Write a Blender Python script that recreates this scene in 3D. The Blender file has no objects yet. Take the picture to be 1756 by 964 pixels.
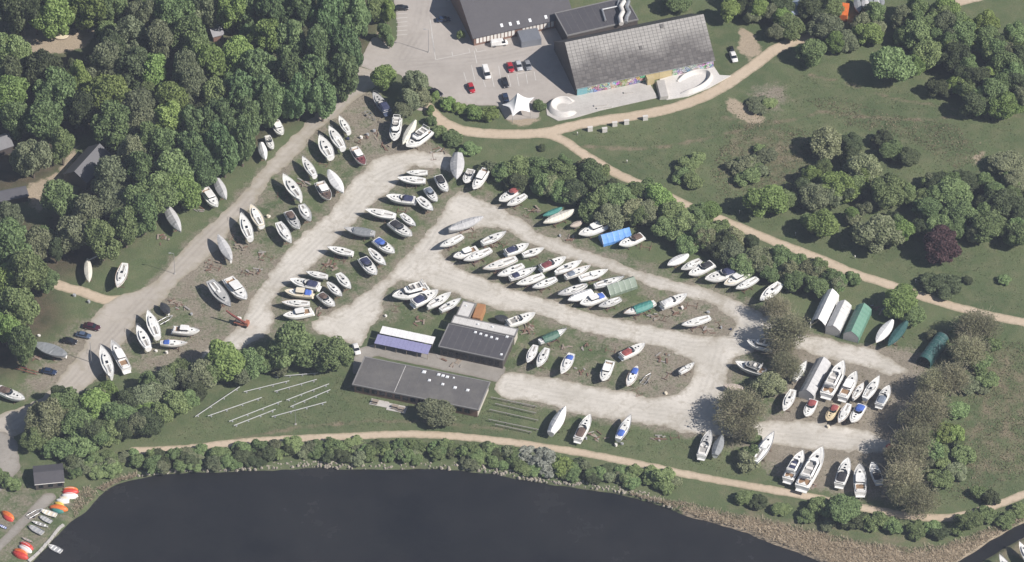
import bpy, math, random
import numpy as np
from mathutils import Vector, Matrix

# ------------------------------------------------------------------ camera, sky, sun
R = math.radians
SC = bpy.context.scene
COL = SC.collection
ELEV = R(43.0)            # the aeroplane looks down at 43 degrees
DIST = 1500.0             # metres to the middle of the yard
PXM = 6.0                 # survey pixels per metre in the middle of the picture (picture 1756 x 964)
SPAN = 1756.0 / PXM

cam_d = bpy.data.cameras.new('camera')
cam = bpy.data.objects.new('camera', cam_d); COL.objects.link(cam)
CAMP = Vector((0, -DIST * math.cos(ELEV), DIST * math.sin(ELEV)))
cam.location = CAMP
cam.rotation_euler = (R(90) - ELEV, 0, 0)
cam_d.sensor_width = 36.0
cam_d.lens = 36.0 * DIST / SPAN
cam_d.clip_start = 10; cam_d.clip_end = 12000
SC.camera = cam

SUN_AZ = math.atan2(0.898, -0.44)      # clockwise from +Y
SUN_EL = R(42)
world = bpy.data.worlds.new('World'); SC.world = world; world.use_nodes = True
wn = world.node_tree; wn.nodes.clear()
sky = wn.nodes.new('ShaderNodeTexSky'); sky.sky_type = 'NISHITA'; sky.sun_disc = False
sky.sun_elevation = SUN_EL; sky.sun_rotation = SUN_AZ; sky.altitude = 0
sky.air_density = 1.0; sky.dust_density = 1.0; sky.ozone_density = 1.5
bg = wn.nodes.new('ShaderNodeBackground'); bg.inputs[1].default_value = 0.053
wo = wn.nodes.new('ShaderNodeOutputWorld')
wn.links.new(sky.outputs[0], bg.inputs[0]); wn.links.new(bg.outputs[0], wo.inputs[0])
sun_d = bpy.data.lights.new('sun', 'SUN'); sun_d.energy = 5.0; sun_d.angle = R(0.53); sun_d.color = (1.0, 0.935, 0.875)
sun = bpy.data.objects.new('sun', sun_d); COL.objects.link(sun)
sdir = Vector((math.sin(SUN_AZ) * math.cos(SUN_EL), math.cos(SUN_AZ) * math.cos(SUN_EL), math.sin(SUN_EL)))
sun.rotation_euler = (-sdir).to_track_quat('-Z', 'Y').to_euler()
sun.location = sdir * 300
vs = SC.view_settings
vs.view_transform = 'Standard'; vs.look = 'None'; vs.exposure = 0.42; vs.gamma = 1.0; vs.use_curve_mapping = False

# ------------------------------------------------------------------ survey: picture point -> place on the level ground
UPV = Vector((0, math.sin(ELEV), math.cos(ELEV)))
FWD = Vector((0, math.cos(ELEV), -math.sin(ELEV)))
FPX = 1756.0 * DIST / SPAN
def at(px, py, z=0.0):
    d = FWD * FPX + Vector((1, 0, 0)) * (px - 878.0) + UPV * (482.0 - py)
    k = (z - CAMP.z) / d.z
    p = CAMP + d * k
    return Vector((p.x, p.y, z))
TILES = {
 'A1': (240,180,4.82), 'A2': (440,170,5.354), 'A3': (620,150,5.075), 'A4': (340,330,6.427), 'A5': (520,320,6.025),
 'A6': (460,430,7.415), 'A7': (300,450,7.4125), 'A8': (150,500,6.027), 'B1': (740,360,6.886), 'B2': (900,420,7.414),
 'B3': (1040,470,7.317), 'B4': (840,300,6.271), 'B5': (1120,400,6.8875), 'B6': (1360,480,6.025), 'B7': (1220,560,6.027),
 'B8': (1330,600,6.887), 'C1': (1180,700,6.427), 'C2': (1320,730,6.8875), 'C3': (640,460,6.025), 'C4': (580,580,5.356),
 'C5': (860,550,4.381), 'C6': (320,540,4.383), 'C8': (1100,740,2.677), 'Z6': (0,200,3.2133), 'Z7': (0,480,3.2133),
 'Z8': (0,740,4.303), 'Z2': (420,0,3.857), 'Z3': (740,0,6.427), 'Z4': (940,0,4.382), 'Z5': (1250,0,3.443), 'R3': (680,130,3.0125), 'P': (0,0,1.0)}
def tp(t, x, y):
    a, b, s = TILES[t]
    return (a + x / s, b + y / s)

# ------------------------------------------------------------------ materials
MATS = {}
def newmat(name):
    m = bpy.data.materials.new(name); m.use_nodes = True
    nt = m.node_tree
    return m, nt, nt.nodes['Principled BSDF']
def N(nt, typ, **kw):
    n = nt.nodes.new(typ)
    for k, v in kw.items():
        if k.startswith('i_'):
            key = k[2:]
            n.inputs[int(key) if key.isdigit() else key].default_value = v
        else: setattr(n, k, v)
    return n
def noise(nt, scale, detail=4, rough=0.55, coord='Object'):
    tc = N(nt, 'ShaderNodeTexCoord')
    n = N(nt, 'ShaderNodeTexNoise'); n.inputs['Scale'].default_value = scale
    n.inputs['Detail'].default_value = detail; n.inputs['Roughness'].default_value = rough
    nt.links.new(tc.outputs[coord], n.inputs['Vector'])
    return n.outputs['Fac']
def ramp(nt, fac, stops):
    r = N(nt, 'ShaderNodeValToRGB')
    while len(r.color_ramp.elements) < len(stops): r.color_ramp.elements.new(0.5)
    for e, (p, c) in zip(r.color_ramp.elements, stops):
        e.position = p; e.color = (c[0], c[1], c[2], 1) if not isinstance(c, (int, float)) else (c, c, c, 1)
    nt.links.new(fac, r.inputs[0])
    return r.outputs[0]
def mix(nt, fac, a, b, mode='MIX'):
    m = N(nt, 'ShaderNodeMix'); m.data_type = 'RGBA'; m.blend_type = mode
    for sock, v in ((m.inputs[0], fac), (m.inputs[6], a), (m.inputs[7], b)):
        if hasattr(v, 'is_linked'): nt.links.new(v, sock)
        elif isinstance(v, (int, float)): sock.default_value = v
        else: sock.default_value = (v[0], v[1], v[2], 1)
    return m.outputs[2]
def math_(nt, op, a, b=0.0, clamp=False):
    m = N(nt, 'ShaderNodeMath'); m.operation = op; m.use_clamp = clamp
    for s, v in ((m.inputs[0], a), (m.inputs[1], b)):
        if hasattr(v, 'is_linked'): nt.links.new(v, s)
        else: s.default_value = v
    return m.outputs[0]
def attr(nt, name):
    a = N(nt, 'ShaderNodeAttribute'); a.attribute_name = name
    return a.outputs['Fac']
def bump(nt, b, h, strength, dist):
    n = N(nt, 'ShaderNodeBump'); n.inputs['Strength'].default_value = strength; n.inputs['Distance'].default_value = dist
    nt.links.new(h, n.inputs['Height']); nt.links.new(n.outputs[0], b.inputs['Normal'])
def plain(name, c, rough=0.6, vary=0.12, scale=1.5, metal=0.0, objvary=0.0, spec=0.5):
    if name in MATS: return MATS[name]
    m, nt, b = newmat(name)
    f = noise(nt, scale, 5, 0.6, 'Object')
    lo = tuple(x * (1 - vary) for x in c); hi = tuple(min(1, x * (1 + vary)) for x in c)
    col = ramp(nt, f, [(0.3, lo), (0.7, hi)])
    if objvary:
        oi = N(nt, 'ShaderNodeObjectInfo')
        v = N(nt, 'ShaderNodeMapRange'); nt.links.new(oi.outputs['Random'], v.inputs[0])
        v.inputs[3].default_value = 1 - objvary; v.inputs[4].default_value = 1.0
        h = N(nt, 'ShaderNodeHueSaturation'); nt.links.new(v.outputs[0], h.inputs['Value']); nt.links.new(col, h.inputs['Color'])
        col = h.outputs[0]
    nt.links.new(col, b.inputs['Base Color'])
    b.inputs['Roughness'].default_value = rough; b.inputs['Metallic'].default_value = metal
    b.inputs['Specular IOR Level'].default_value = spec
    MATS[name] = m
    return m

def worn(name, c, dirt, amount=0.5, scale=0.5, rough=0.6, streak=True):
    """painted or sheet surface with blotchy weathering"""
    if name in MATS: return MATS[name]
    m, nt, b = newmat(name)
    f = noise(nt, scale, 8, 0.65); f2 = noise(nt, scale * 7, 5, 0.6)
    k = ramp(nt, f, [(0.42, 0.0), (0.72, 1.0)])
    col = mix(nt, math_(nt, 'MULTIPLY', k, amount), c, dirt)
    col = mix(nt, 0.22, col, ramp(nt, f2, [(0.3, (0.35, 0.35, 0.35)), (0.7, (1, 1, 1))]), 'MULTIPLY')
    nt.links.new(col, b.inputs['Base Color']); b.inputs['Roughness'].default_value = rough
    bump(nt, b, f2, 0.25, 0.05)
    MATS[name] = m
    return m

def ground_mat():
    m, nt, b = newmat('ground')
    n1 = noise(nt, 0.035, 6, 0.6); n2 = noise(nt, 0.22, 6, 0.62); n3 = noise(nt, 1.4, 5, 0.7); n4 = noise(nt, 5.0, 3, 0.7)
    grass = mix(nt, ramp(nt, n1, [(0.35, 0.0), (0.65, 1.0)]), (0.090, 0.124, 0.060), (0.136, 0.168, 0.084))
    grass = mix(nt, ramp(nt, n2, [(0.42, 0.0), (0.72, 0.55)]), grass, (0.195, 0.190, 0.116))
    wild = mix(nt, ramp(nt, n2, [(0.35, 0.0), (0.66, 1.0)]), (0.118, 0.136, 0.072), (0.240, 0.205, 0.145))
    wf = math_(nt, 'ADD', attr(nt, 'wild'), math_(nt, 'MULTIPLY', math_(nt, 'SUBTRACT', n2, 0.5), 0.9))
    grass = mix(nt, ramp(nt, wf, [(0.35, 0.0), (0.7, 1.0)]), grass, wild)
    dirt = mix(nt, ramp(nt, n3, [(0.3, 0.0), (0.7, 1.0)]), (0.215, 0.188, 0.148), (0.37, 0.335, 0.28))
    dirt = mix(nt, ramp(nt, n2, [(0.4, 0.0), (0.75, 0.7)]), dirt, (0.185, 0.160, 0.122))
    df = math_(nt, 'ADD', attr(nt, 'dirt'), math_(nt, 'MULTIPLY', math_(nt, 'SUBTRACT', n2, 0.5), 1.3))
    df = math_(nt, 'ADD', df, math_(nt, 'MULTIPLY', math_(nt, 'SUBTRACT', n3, 0.5), 0.7))
    col = mix(nt, ramp(nt, df, [(0.38, 0.0), (0.72, 1.0)]), grass, dirt)
    floor = mix(nt, ramp(nt, n2, [(0.35, 0.0), (0.65, 1.0)]), (0.065, 0.068, 0.040), (0.125, 0.100, 0.070))
    col = mix(nt, attr(nt, 'litter'), col, floor)
    sand = mix(nt, n3, (0.33, 0.27, 0.20), (0.46, 0.39, 0.30))
    sf = math_(nt, 'ADD', attr(nt, 'sand'), math_(nt, 'MULTIPLY', math_(nt, 'SUBTRACT', n2, 0.5), 1.5))
    col = mix(nt, ramp(nt, sf, [(0.42, 0.0), (0.62, 1.0)]), col, sand)
    mud = mix(nt, n3, (0.055, 0.050, 0.042), (0.11, 0.10, 0.08))
    col = mix(nt, attr(nt, 'bank'), col, mud)
    col = mix(nt, 0.55, col, ramp(nt, n4, [(0.25, (0.35, 0.37, 0.34)), (0.75, (1.35, 1.32, 1.28))]), 'MULTIPLY')
    nt.links.new(col, b.inputs['Base Color']); b.inputs['Roughness'].default_value = 0.95
    b.inputs['Specular IOR Level'].default_value = 0.1
    bump(nt, b, math_(nt, 'ADD', n3, n4), 0.6, 0.35)
    return m
def surface_mat(name, a, c, edgecol, s1=0.08, s2=0.9, streak=None, rough=0.92):
    """loose or paved surface; thins out into the verge at its own edge"""
    m, nt, b = newmat(name)
    n1 = noise(nt, s1, 6, 0.6); n2 = noise(nt, s2, 6, 0.65); n3 = noise(nt, 6.0, 3, 0.7)
    col = mix(nt, ramp(nt, n1, [(0.35, 0.0), (0.68, 1.0)]), a, c)
    col = mix(nt, 0.4, col, ramp(nt, n2, [(0.25, (0.84, 0.83, 0.82)), (0.6, (1.04, 1.04, 1.04))]), 'MULTIPLY')
    col = mix(nt, 0.2, col, ramp(nt, n3, [(0.3, (0.8, 0.8, 0.8)), (0.7, (1.12, 1.12, 1.12))]), 'MULTIPLY')
    col = mix(nt, math_(nt, 'MULTIPLY', attr(nt, 'track'), 0.55), col, mix(nt, 0.6, col, tuple(x * .55 for x in a)))
    ef = math_(nt, 'ADD', attr(nt, 'edge'), math_(nt, 'MULTIPLY', math_(nt, 'SUBTRACT', n2, 0.5), 0.9))
    col = mix(nt, ramp(nt, ef, [(0.5, 0.0), (0.95, 1.0)]), edgecol, col)
    nt.links.new(col, b.inputs['Base Color']); b.inputs['Roughness'].default_value = rough
    b.inputs['Specular IOR Level'].default_value = 0.2
    bump(nt, b, n3, 0.3, 0.06)
    return m
def leaf_mat(name, lo, hi, trans=0.35):
    m, nt, b = newmat(name)
    a = attr(nt, 'tone')
    oi = N(nt, 'ShaderNodeObjectInfo')
    n = noise(nt, 3.0, 3, 0.6)
    f = math_(nt, 'ADD', math_(nt, 'MULTIPLY', a, 0.6), math_(nt, 'MULTIPLY', n, 0.4))
    col = ramp(nt, f, [(0.25, lo), (0.8, hi)])
    h = N(nt, 'ShaderNodeHueSaturation')
    v = N(nt, 'ShaderNodeMapRange'); nt.links.new(oi.outputs['Random'], v.inputs[0]); v.inputs[3].default_value = 0.72; v.inputs[4].default_value = 1.22
    hh = N(nt, 'ShaderNodeMapRange'); nt.links.new(math_(nt, 'FRACT', math_(nt, 'MULTIPLY', oi.outputs['Random'], 7.31)), hh.inputs[0])
    hh.inputs[3].default_value = 0.48; hh.inputs[4].default_value = 0.512
    nt.links.new(v.outputs[0], h.inputs['Value']); nt.links.new(hh.outputs[0], h.inputs['Hue']); nt.links.new(col, h.inputs['Color'])
    nt.links.new(h.outputs[0], b.inputs['Base Color'])
    b.inputs['Roughness'].default_value = 0.65; b.inputs['Specular IOR Level'].default_value = 0.25
    tr = N(nt, 'ShaderNodeBsdfTranslucent'); nt.links.new(h.outputs[0], tr.inputs[0])
    ms = N(nt, 'ShaderNodeMixShader'); ms.inputs[0].default_value = trans
    out = nt.nodes['Material Output']
    nt.links.new(b.outputs[0], ms.inputs[1]); nt.links.new(tr.outputs[0], ms.inputs[2]); nt.links.new(ms.outputs[0], out.inputs[0])
    MATS[name] = m
    return m

WHITE = plain('gelcoat_white', (0.82, 0.82, 0.80), 0.35, 0.10, 0.7, objvary=0.16)
DECKW = plain('deck_white', (0.76, 0.76, 0.73), 0.6, 0.16, 1.0, objvary=0.2)
DECKG = plain('deck_grey', (0.46, 0.46, 0.45), 0.7, 0.15, 1.2, objvary=0.2)
CREAM = plain('cream_paint', (0.66, 0.60, 0.48), 0.5, 0.1)
BEIGE = plain('beige_paint', (0.60, 0.50, 0.33), 0.5, 0.12)
GREYP = plain('grey_paint', (0.33, 0.34, 0.35), 0.6, 0.15)
NAVYH = plain('navy_hull', (0.055, 0.075, 0.13), 0.35, 0.15)
REDP = plain('red_paint', (0.52, 0.055, 0.04), 0.5, 0.15)
ORANGE = plain('orange_paint', (0.62, 0.16, 0.035), 0.5, 0.15)
YELLOW = plain('yellow_paint', (0.62, 0.45, 0.08), 0.5, 0.15)
ANTIF = plain('antifouling', (0.085, 0.055, 0.06), 0.8, 0.3, objvary=0.5)
GLASS = plain('tinted_glass', (0.012, 0.016, 0.022), 0.12, 0.1)
TEAK = plain('teak', (0.26, 0.165, 0.095), 0.7, 0.2)
FLOORC = plain('cockpit_sole', (0.40, 0.39, 0.37), 0.7, 0.2, objvary=0.5)
RUBBER = plain('rubber', (0.02, 0.02, 0.022), 0.8)
STEEL = plain('galvanised_steel', (0.42, 0.43, 0.44), 0.45, 0.15, metal=0.6)
RUST = plain('rusty_steel', (0.17, 0.105, 0.075), 0.85, 0.35)
CANV = {'navy': plain('canvas_navy', (0.028, 0.035, 0.082), 0.85, 0.15), 'blue': plain('canvas_blue', (0.055, 0.12, 0.42), 0.8, 0.15),
        'maroon': plain('canvas_maroon', (0.17, 0.045, 0.05), 0.85, 0.15), 'red': plain('canvas_red', (0.27, 0.07, 0.065), 0.85, 0.15),
        'brown': plain('canvas_brown', (0.11, 0.075, 0.06), 0.85, 0.2), 'black': plain('canvas_black', (0.025, 0.025, 0.03), 0.85, 0.2),
        'green': plain('canvas_green', (0.035, 0.17, 0.125), 0.8, 0.15), 'slate': plain('canvas_slate', (0.16, 0.19, 0.24), 0.85, 0.15),
        'white': None}
TARP = {'white': worn('tarp_white', (0.74, 0.74, 0.73), (0.5, 0.5, 0.5), 0.5, 0.5), 'grey': worn('tarp_grey', (0.50, 0.50, 0.50), (0.32, 0.32, 0.33), 0.6, 0.5),
        'slate': worn('tarp_slate', (0.235, 0.25, 0.26), (0.15, 0.16, 0.17), 0.6, 0.5), 'green': worn('tarp_green', (0.055, 0.135, 0.095), (0.03, 0.075, 0.06), 0.6, 0.5),
        'teal': worn('tarp_teal', (0.05, 0.22, 0.19), (0.04, 0.12, 0.11), 0.5, 0.5), 'shadedteal': worn('tarp_shadedteal', (0.028, 0.092, 0.088), (0.02, 0.06, 0.06), 0.5, 0.5), 'blue': worn('tarp_blue', (0.12, 0.31, 0.68), (0.09, 0.21, 0.48), 0.5, 0.5),  # the darker teal has the shade of the trees put into its colour
        'palegreen': worn('tarp_sage', (0.20, 0.255, 0.20), (0.13, 0.165, 0.13), 0.6, 0.5), 'paleblue': worn('tarp_paleblue', (0.36, 0.44, 0.60), (0.28, 0.33, 0.42), 0.5, 0.6),
        'black': worn('tarp_black', (0.03, 0.032, 0.036), (0.06, 0.06, 0.06), 0.5, 0.5), 'beige': worn('tarp_beige', (0.48, 0.41, 0.35), (0.36, 0.3, 0.26), 0.5, 0.5),
        'cream': worn('tarp_cream', (0.68, 0.66, 0.58), (0.5, 0.47, 0.4), 0.5, 0.5)}
CANV['white'] = TARP['white']

# ------------------------------------------------------------------ mesh helpers
class MB:
    def __init__(s): s.v = []; s.f = []; s.m = []; s.sm = []
    def add(s, vs, fs, mi=0, smooth=False):
        o = len(s.v); s.v += [tuple(p) for p in vs]
        for f in fs: s.f.append([i + o for i in f]); s.m.append(mi); s.sm.append(smooth)
    def box(s, c, d, mi=0, rz=0.0):
        x, y, z = d[0] / 2, d[1] / 2, d[2] / 2
        ca, sa = math.cos(rz), math.sin(rz)
        P = [(c[0] + a * x * ca - b * y * sa, c[1] + a * x * sa + b * y * ca, c[2] + e * z) for e in (-1, 1) for a, b in ((-1, -1), (1, -1), (1, 1), (-1, 1))]
        s.add(P, [(3, 2, 1, 0), (4, 5, 6, 7), (0, 1, 5, 4), (1, 2, 6, 5), (2, 3, 7, 6), (3, 0, 4, 7)], mi)
    def prism(s, bot, top, mi=0, topmi=None, smooth=False):
        n = len(bot)
        s.add(list(bot) + list(top), [(i, (i + 1) % n, n + (i + 1) % n, n + i) for i in range(n)], mi, smooth)
        s.add(list(top), [tuple(range(n))], mi if topmi is None else topmi)
        s.add(list(bot), [tuple(reversed(range(n)))], mi)
    def loft(s, secs, mi=0, smooth=True, closed=False, caps=True):
        n = len(secs[0]); V = [p for q in secs for p in q]; F = []
        for i in range(len(secs) - 1):
            for j in range(n if closed else n - 1):
                a = i * n + j; b_ = i * n + (j + 1) % n
                F.append((a, b_, b_ + n, a + n))
        s.add(V, F, mi, smooth)
        if caps:
            s.add(secs[0], [tuple(reversed(range(n)))], mi); s.add(secs[-1], [tuple(range(n))], mi)
    def tube(s, p, q, r0, r1=None, n=6, mi=0):
        p = Vector(p); q = Vector(q); r1 = r0 if r1 is None else r1
        d = (q - p).normalized(); a = d.orthogonal().normalized(); b = d.cross(a)
        A = [p + (a * math.cos(t) + b * math.sin(t)) * r0 for t in [2 * math.pi * i / n for i in range(n)]]
        B = [q + (a * math.cos(t) + b * math.sin(t)) * r1 for t in [2 * math.pi * i / n for i in range(n)]]
        s.loft([A, B], mi, n > 6, True)
    def mesh(s, name, mats=()):
        me = bpy.data.meshes.new(name); me.from_pydata(s.v, [], s.f)
        for m in mats: me.materials.append(m)
        if s.f:
            me.polygons.foreach_set('material_index', s.m); me.polygons.foreach_set('use_smooth', s.sm)
        me.update(); return me
def link(name, me, parent=None, loc=(0, 0, 0), rz=0.0, scale=(1, 1, 1), mats=None):
    o = bpy.data.objects.new(name, me); COL.objects.link(o)
    o.location = loc; o.rotation_euler = (0, 0, rz); o.scale = scale
    if parent: o.parent = parent
    if mats:
        for i, m in enumerate(mats):
            if m is not None and i < len(o.material_slots):
                o.material_slots[i].link = 'OBJECT'; o.material_slots[i].material = m
    return o
def tag(o, label=None, cat=None, group=None, kind=None):
    if label: o['label'] = label
    if cat: o['category'] = cat
    if group: o['group'] = group
    if kind: o['kind'] = kind
    return o
def thing(name, label, cat, loc=(0, 0, 0), rz=0.0, group=None, scale=(1, 1, 1)):
    o = bpy.data.objects.new(name, None); COL.objects.link(o); o.empty_display_size = 0.5
    o.location = loc; o.rotation_euler = (0, 0, rz); o.scale = scale
    return tag(o, label, cat, group)
def part(name, mb, parent, *mats): return link(name, mb.mesh(name, mats), parent)

# ------------------------------------------------------------------ fields on a map grid
RES = 0.6
GX = np.arange(-180, 180.01, RES); GY = np.arange(-140, 152.01, RES)
PX, PY = np.meshgrid(GX, GY)
def W(pts): return np.array([at(*p)[:2] for p in pts])
def inside(poly, X=None, Y=None):
    X = PX if X is None else X; Y = PY if Y is None else Y
    r = np.zeros(X.shape, bool); n = len(poly)
    for i in range(n):
        x1, y1 = poly[i]; x2, y2 = poly[(i + 1) % n]
        if y1 == y2: continue
        c = ((y1 > Y) != (y2 > Y)) & (X < (x2 - x1) * (Y - y1) / (y2 - y1) + x1)
        r ^= c
    return r
def seg_dist(line, X=None, Y=None):
    X = PX if X is None else X; Y = PY if Y is None else Y
    d = np.full(X.shape, 1e9)
    for (x1, y1), (x2, y2) in zip(line[:-1], line[1:]):
        dx, dy = x2 - x1, y2 - y1; L = dx * dx + dy * dy + 1e-9
        t = np.clip(((X - x1) * dx + (Y - y1) * dy) / L, 0, 1)
        d = np.minimum(d, np.hypot(X - x1 - t * dx, Y - y1 - t * dy))
    return d
def blur(a, k, it=2):
    a = a.astype(np.float64)
    for _ in range(it):
        for ax in (0, 1):
            p = np.pad(a, [(k, k) if i == ax else (0, 0) for i in range(2)], mode='edge')
            c = np.cumsum(p, axis=ax); c = np.insert(c, 0, 0, axis=ax)
            a = (np.take(c, range(2 * k + 1, c.shape[ax]), axis=ax) - np.take(c, range(0, c.shape[ax] - 2 * k - 1), axis=ax)) / (2 * k + 1)
    return a
RNG = np.random.default_rng(7)
def vnoise(cell, shape=None):
    h, w = PX.shape
    nh, nw = int(h * RES / cell) + 3, int(w * RES / cell) + 3
    g = RNG.random((nh, nw)); yi = np.arange(h) * RES / cell; xi = np.arange(w) * RES / cell
    y0 = yi.astype(int); x0 = xi.astype(int); fy = (yi - y0)[:, None]; fx = (xi - x0)[None]
    fy = fy * fy * (3 - 2 * fy); fx = fx * fx * (3 - 2 * fx)
    a = g[y0][:, x0]; b_ = g[y0][:, x0 + 1]; c = g[y0 + 1][:, x0]; d = g[y0 + 1][:, x0 + 1]
    return (a * (1 - fx) + b_ * fx) * (1 - fy) + (c * (1 - fx) + d * fx) * fy - 0.5
def smooth_line(pts, n=6):
    P = [Vector(p) for p in pts]; out = []
    for i in range(len(P) - 1):
        p0 = P[max(i - 1, 0)]; p1 = P[i]; p2 = P[i + 1]; p3 = P[min(i + 2, len(P) - 1)]
        for k in range(n):
            t = k / n
            out.append(0.5 * ((2 * p1) + (p2 - p0) * t + (2 * p0 - 5 * p1 + 4 * p2 - p3) * t * t + (3 * p1 - p0 - 3 * p2 + p3) * t ** 3))
    out.append(P[-1]); return [(p.x, p.y) for p in out]

ASPHALT = [(672,-40),(800,-40),(812,70),(966,38),(992,164),(945,172),(925,185),(925,203),(868,207),(855,182),(800,182),(760,168),(735,145),(715,160),(735,190),(715,190),(695,160),(690,128),(640,122),(612,112),(630,80),(640,62),(668,78),(682,70),(680,30)]
MAINROAD = [(612,112),(571,172),(530,207),(483,252),(440,299),(406,344),(369,377),(330,412),(295,450),(264,486),(235,500),(200,508),(160,540),(140,600),(110,640),(90,667),(53,695),(0,712),(-60,730),(-60,800),(0,770),(45,735),(80,690),(131,679),(168,648),(190,620),(215,583),(240,545),(275,520),(310,480),(356,445),(380,420),(400,385),(440,345),(464,306),(492,282),(517,261),(545,220),(570,205),(606,174),(640,150),(660,125)]
LANE_B = [(700,258),(770,262),(780,300),(760,290),(720,285),(696,294),(669,327),(653,338),(623,365),(611,378),(576,416),(530,463),(494,487),(468,514),(470,550),(450,580),(400,605),(330,625),(345,605),(390,580),(420,545),(430,520),(457,478),(486,439),(516,403),(560,372),(578,347),(608,304),(643,272)]
YARD = [(787,327),(840,351),(856,356),(870,362),(908,386),(929,402),(961,412),(999,427),(1031,439),(1102,467),(1120,473),(1174,486),(1222,499),(1259,515),(1272,518),(1310,540),(1350,565),(1420,582),(1500,598),(1570,640),(1520,645),(1480,628),(1400,612),(1345,590),(1300,605),(1262,612),(1248,640),(1245,680),(1245,725),(1330,722),(1400,722),(1500,742),(1540,768),(1500,780),(1420,772),(1350,768),(1310,760),(1240,748),(1200,748),(1168,742),(1134,730),(1088,723),(1020,717),(970,703),(924,691),(860,682),(850,665),(862,640),(878,637),(928,644),(979,655),(1059,669),(1111,680),(1152,680),(1175,666),(1191,648),(1193,628),(1180,612),(1145,598),(1106,591),(1065,582),(997,568),(974,559),(940,545),(899,533),(872,535),(839,525),(816,518),(793,511),(773,500),(736,491),(690,480),(665,495),(653,515),(662,533),(640,560),(620,600),(590,585),(545,570),(530,560),(544,545),(595,523),(660,477),(708,426),(760,368),(765,345)]
ISLAND = [(757,425),(763,441),(779,453),(801,467),(827,476),(860,488),(900,502),(934,512),(958,520),(994,532),(1048,545),(1081,549),(1127,563),(1177,572),(1211,578),(1245,577),(1261,566),(1264,552),(1245,536),(1224,525),(1181,510),(1149,499),(1116,494),(1097,485),(1073,473),(1044,464),(1015,454),(973,443),(936,428),(900,415),(869,395),(833,389),(795,399)]
PAVING = [(608,600),(650,588),(745,606),(868,628),(862,660),(840,652),(640,610),(606,648)]
RAMP = [(-20,945),(0,926),(77,845),(93,845),(98,854),(46,900),(0,945),(-20,965)]
RAMP2 = [(-40,880),(0,845),(35,805),(30,760),(10,740),(-40,740)]
PATHS = [([(230,773),(300,770),(340,767),(430,757),(560,750),(700,745),(800,750),(900,762),(1000,777),(1100,797),(1200,818),(1300,836),(1390,852),(1470,869),(1560,885),(1620,888),(1665,880),(1720,862),(1756,848),(1820,825)], 1.45),
         ([(728,178),(745,198),(765,213),(800,225),(860,230),(930,228),(1000,212),(1080,200),(1150,186),(1220,160),(1285,118),(1335,82),(1390,62)], 2.1),
         ([(935,230),(965,240),(1000,264),(1060,299),(1120,325),(1180,353),(1250,382),(1330,415),(1400,441),(1460,467),(1530,490),(1600,515),(1680,537),(1756,553),(1830,565)], 1.7),
         ([(85,482),(110,492),(140,500),(180,514),(225,512)], 1.9),
         ([(1610,14),(1640,5),(1700,-10)], 1.8)]
LAKE = [(40,990),(54,966),(71,948),(89,928),(107,907),(121,893),(145,878),(166,854),(180,840),(204,826),(260,814),(330,808),(440,806),(540,800),(600,803),(760,803),(850,811),(900,822),(960,832),(1050,843),(1110,858),(1150,872),(1190,888),(1270,908),(1330,933),(1400,958),(1440,980),(1500,1040),(1500,1200),(-60,1200),(20,1040)]
CANAL = [(1610,985),(1650,957),(1700,925),(1756,894),(1850,845),(1850,868),(1756,917),(1705,945),(1660,975),(1640,1000)]
FOREST = [(-40,-40),(640,-40),(640,60),(618,105),(545,188),(480,215),(430,268),(345,315),(290,355),(215,415),(140,470),(90,475),(110,560),(60,580),(40,640),(-40,650)]
CLEAR = [([(-20,52),(30,42),(70,40),(165,40),(170,70),(140,95),(60,100),(35,95),(-20,110)]), ([(-10,335),(60,318),(105,290),(120,250),(160,225),(215,240),(190,290),(130,330),(70,390),(40,370),(-10,370)]), ([(340,40),(385,30),(395,75),(345,85)])]
YARDALL = [(640,150),(700,200),(830,300),(900,345),(1100,440),(1340,520),(1430,585),(1600,590),(1590,700),(1560,860),(1480,860),(1330,825),(1180,762),(860,700),(870,540),(640,560),(480,590),(330,640),(170,660),(0,690),(90,570),(230,500),(300,430),(440,290),(560,190)]
DIRTIER = [[(1300,560),(1420,590),(1590,610),(1590,700),(1560,860),(1480,850),(1340,820),(1310,770),(1350,700),(1350,640)], [(590,160),(650,140),(690,230),(760,250),(640,275),(600,250),(580,200)], [(330,440),(430,400),(460,450),(420,540),(330,560),(300,520)], [(1130,520),(1200,515),(1262,560),(1220,578),(1130,555)], [(20,690),(60,620),(130,560),(170,545),(140,640),(90,670)], [(1060,590),(1180,610),(1190,640),(1150,675),(1080,660)], [(320,560),(380,570),(360,620),(230,650),(230,620)], [(-40,800),(40,790),(60,835),(120,832),(150,850),(110,912),(60,985),(-60,985)], [(-40,800),(40,790),(60,835),(120,832),(150,850),(110,912),(60,985),(-60,985)], [(1268,160),(1290,142),(1335,136),(1356,150),(1352,188),(1325,206),(1300,190)], [(1268,160),(1290,142),(1335,136),(1356,150),(1352,188),(1325,206),(1300,190)], [(1275,150),(1350,145),(1345,195),(1310,195)]]
SANDS = [[(1140,862),(1250,884),(1330,900),(1400,916),(1480,935),(1560,945),(1620,940),(1700,912),(1800,872),(1800,900),(1700,945),(1600,1000),(1440,1000),(1330,940),(1190,892)], [(1240,172),(1260,166),(1285,182),(1308,196),(1318,208),(1296,214),(1268,200),(1246,188)], [(1265,45),(1290,55),(1310,85),(1280,110),(1265,75)], [(20,58),(70,48),(165,45),(165,62),(140,85),(60,95)], [(45,352),(75,330),(115,270),(130,235),(140,250),(120,300),(85,340),(65,365)], [(0,345),(45,318),(100,300),(60,335),(20,350)], [(868,190),(925,188),(930,212),(900,218),(868,212)], [(1682,230),(1690,225),(1700,250),(1690,275),(1680,280),(1640,295),(1660,278),(1680,262)], [(640,60),(655,50),(670,72),(655,85),(640,80)]]
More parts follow.
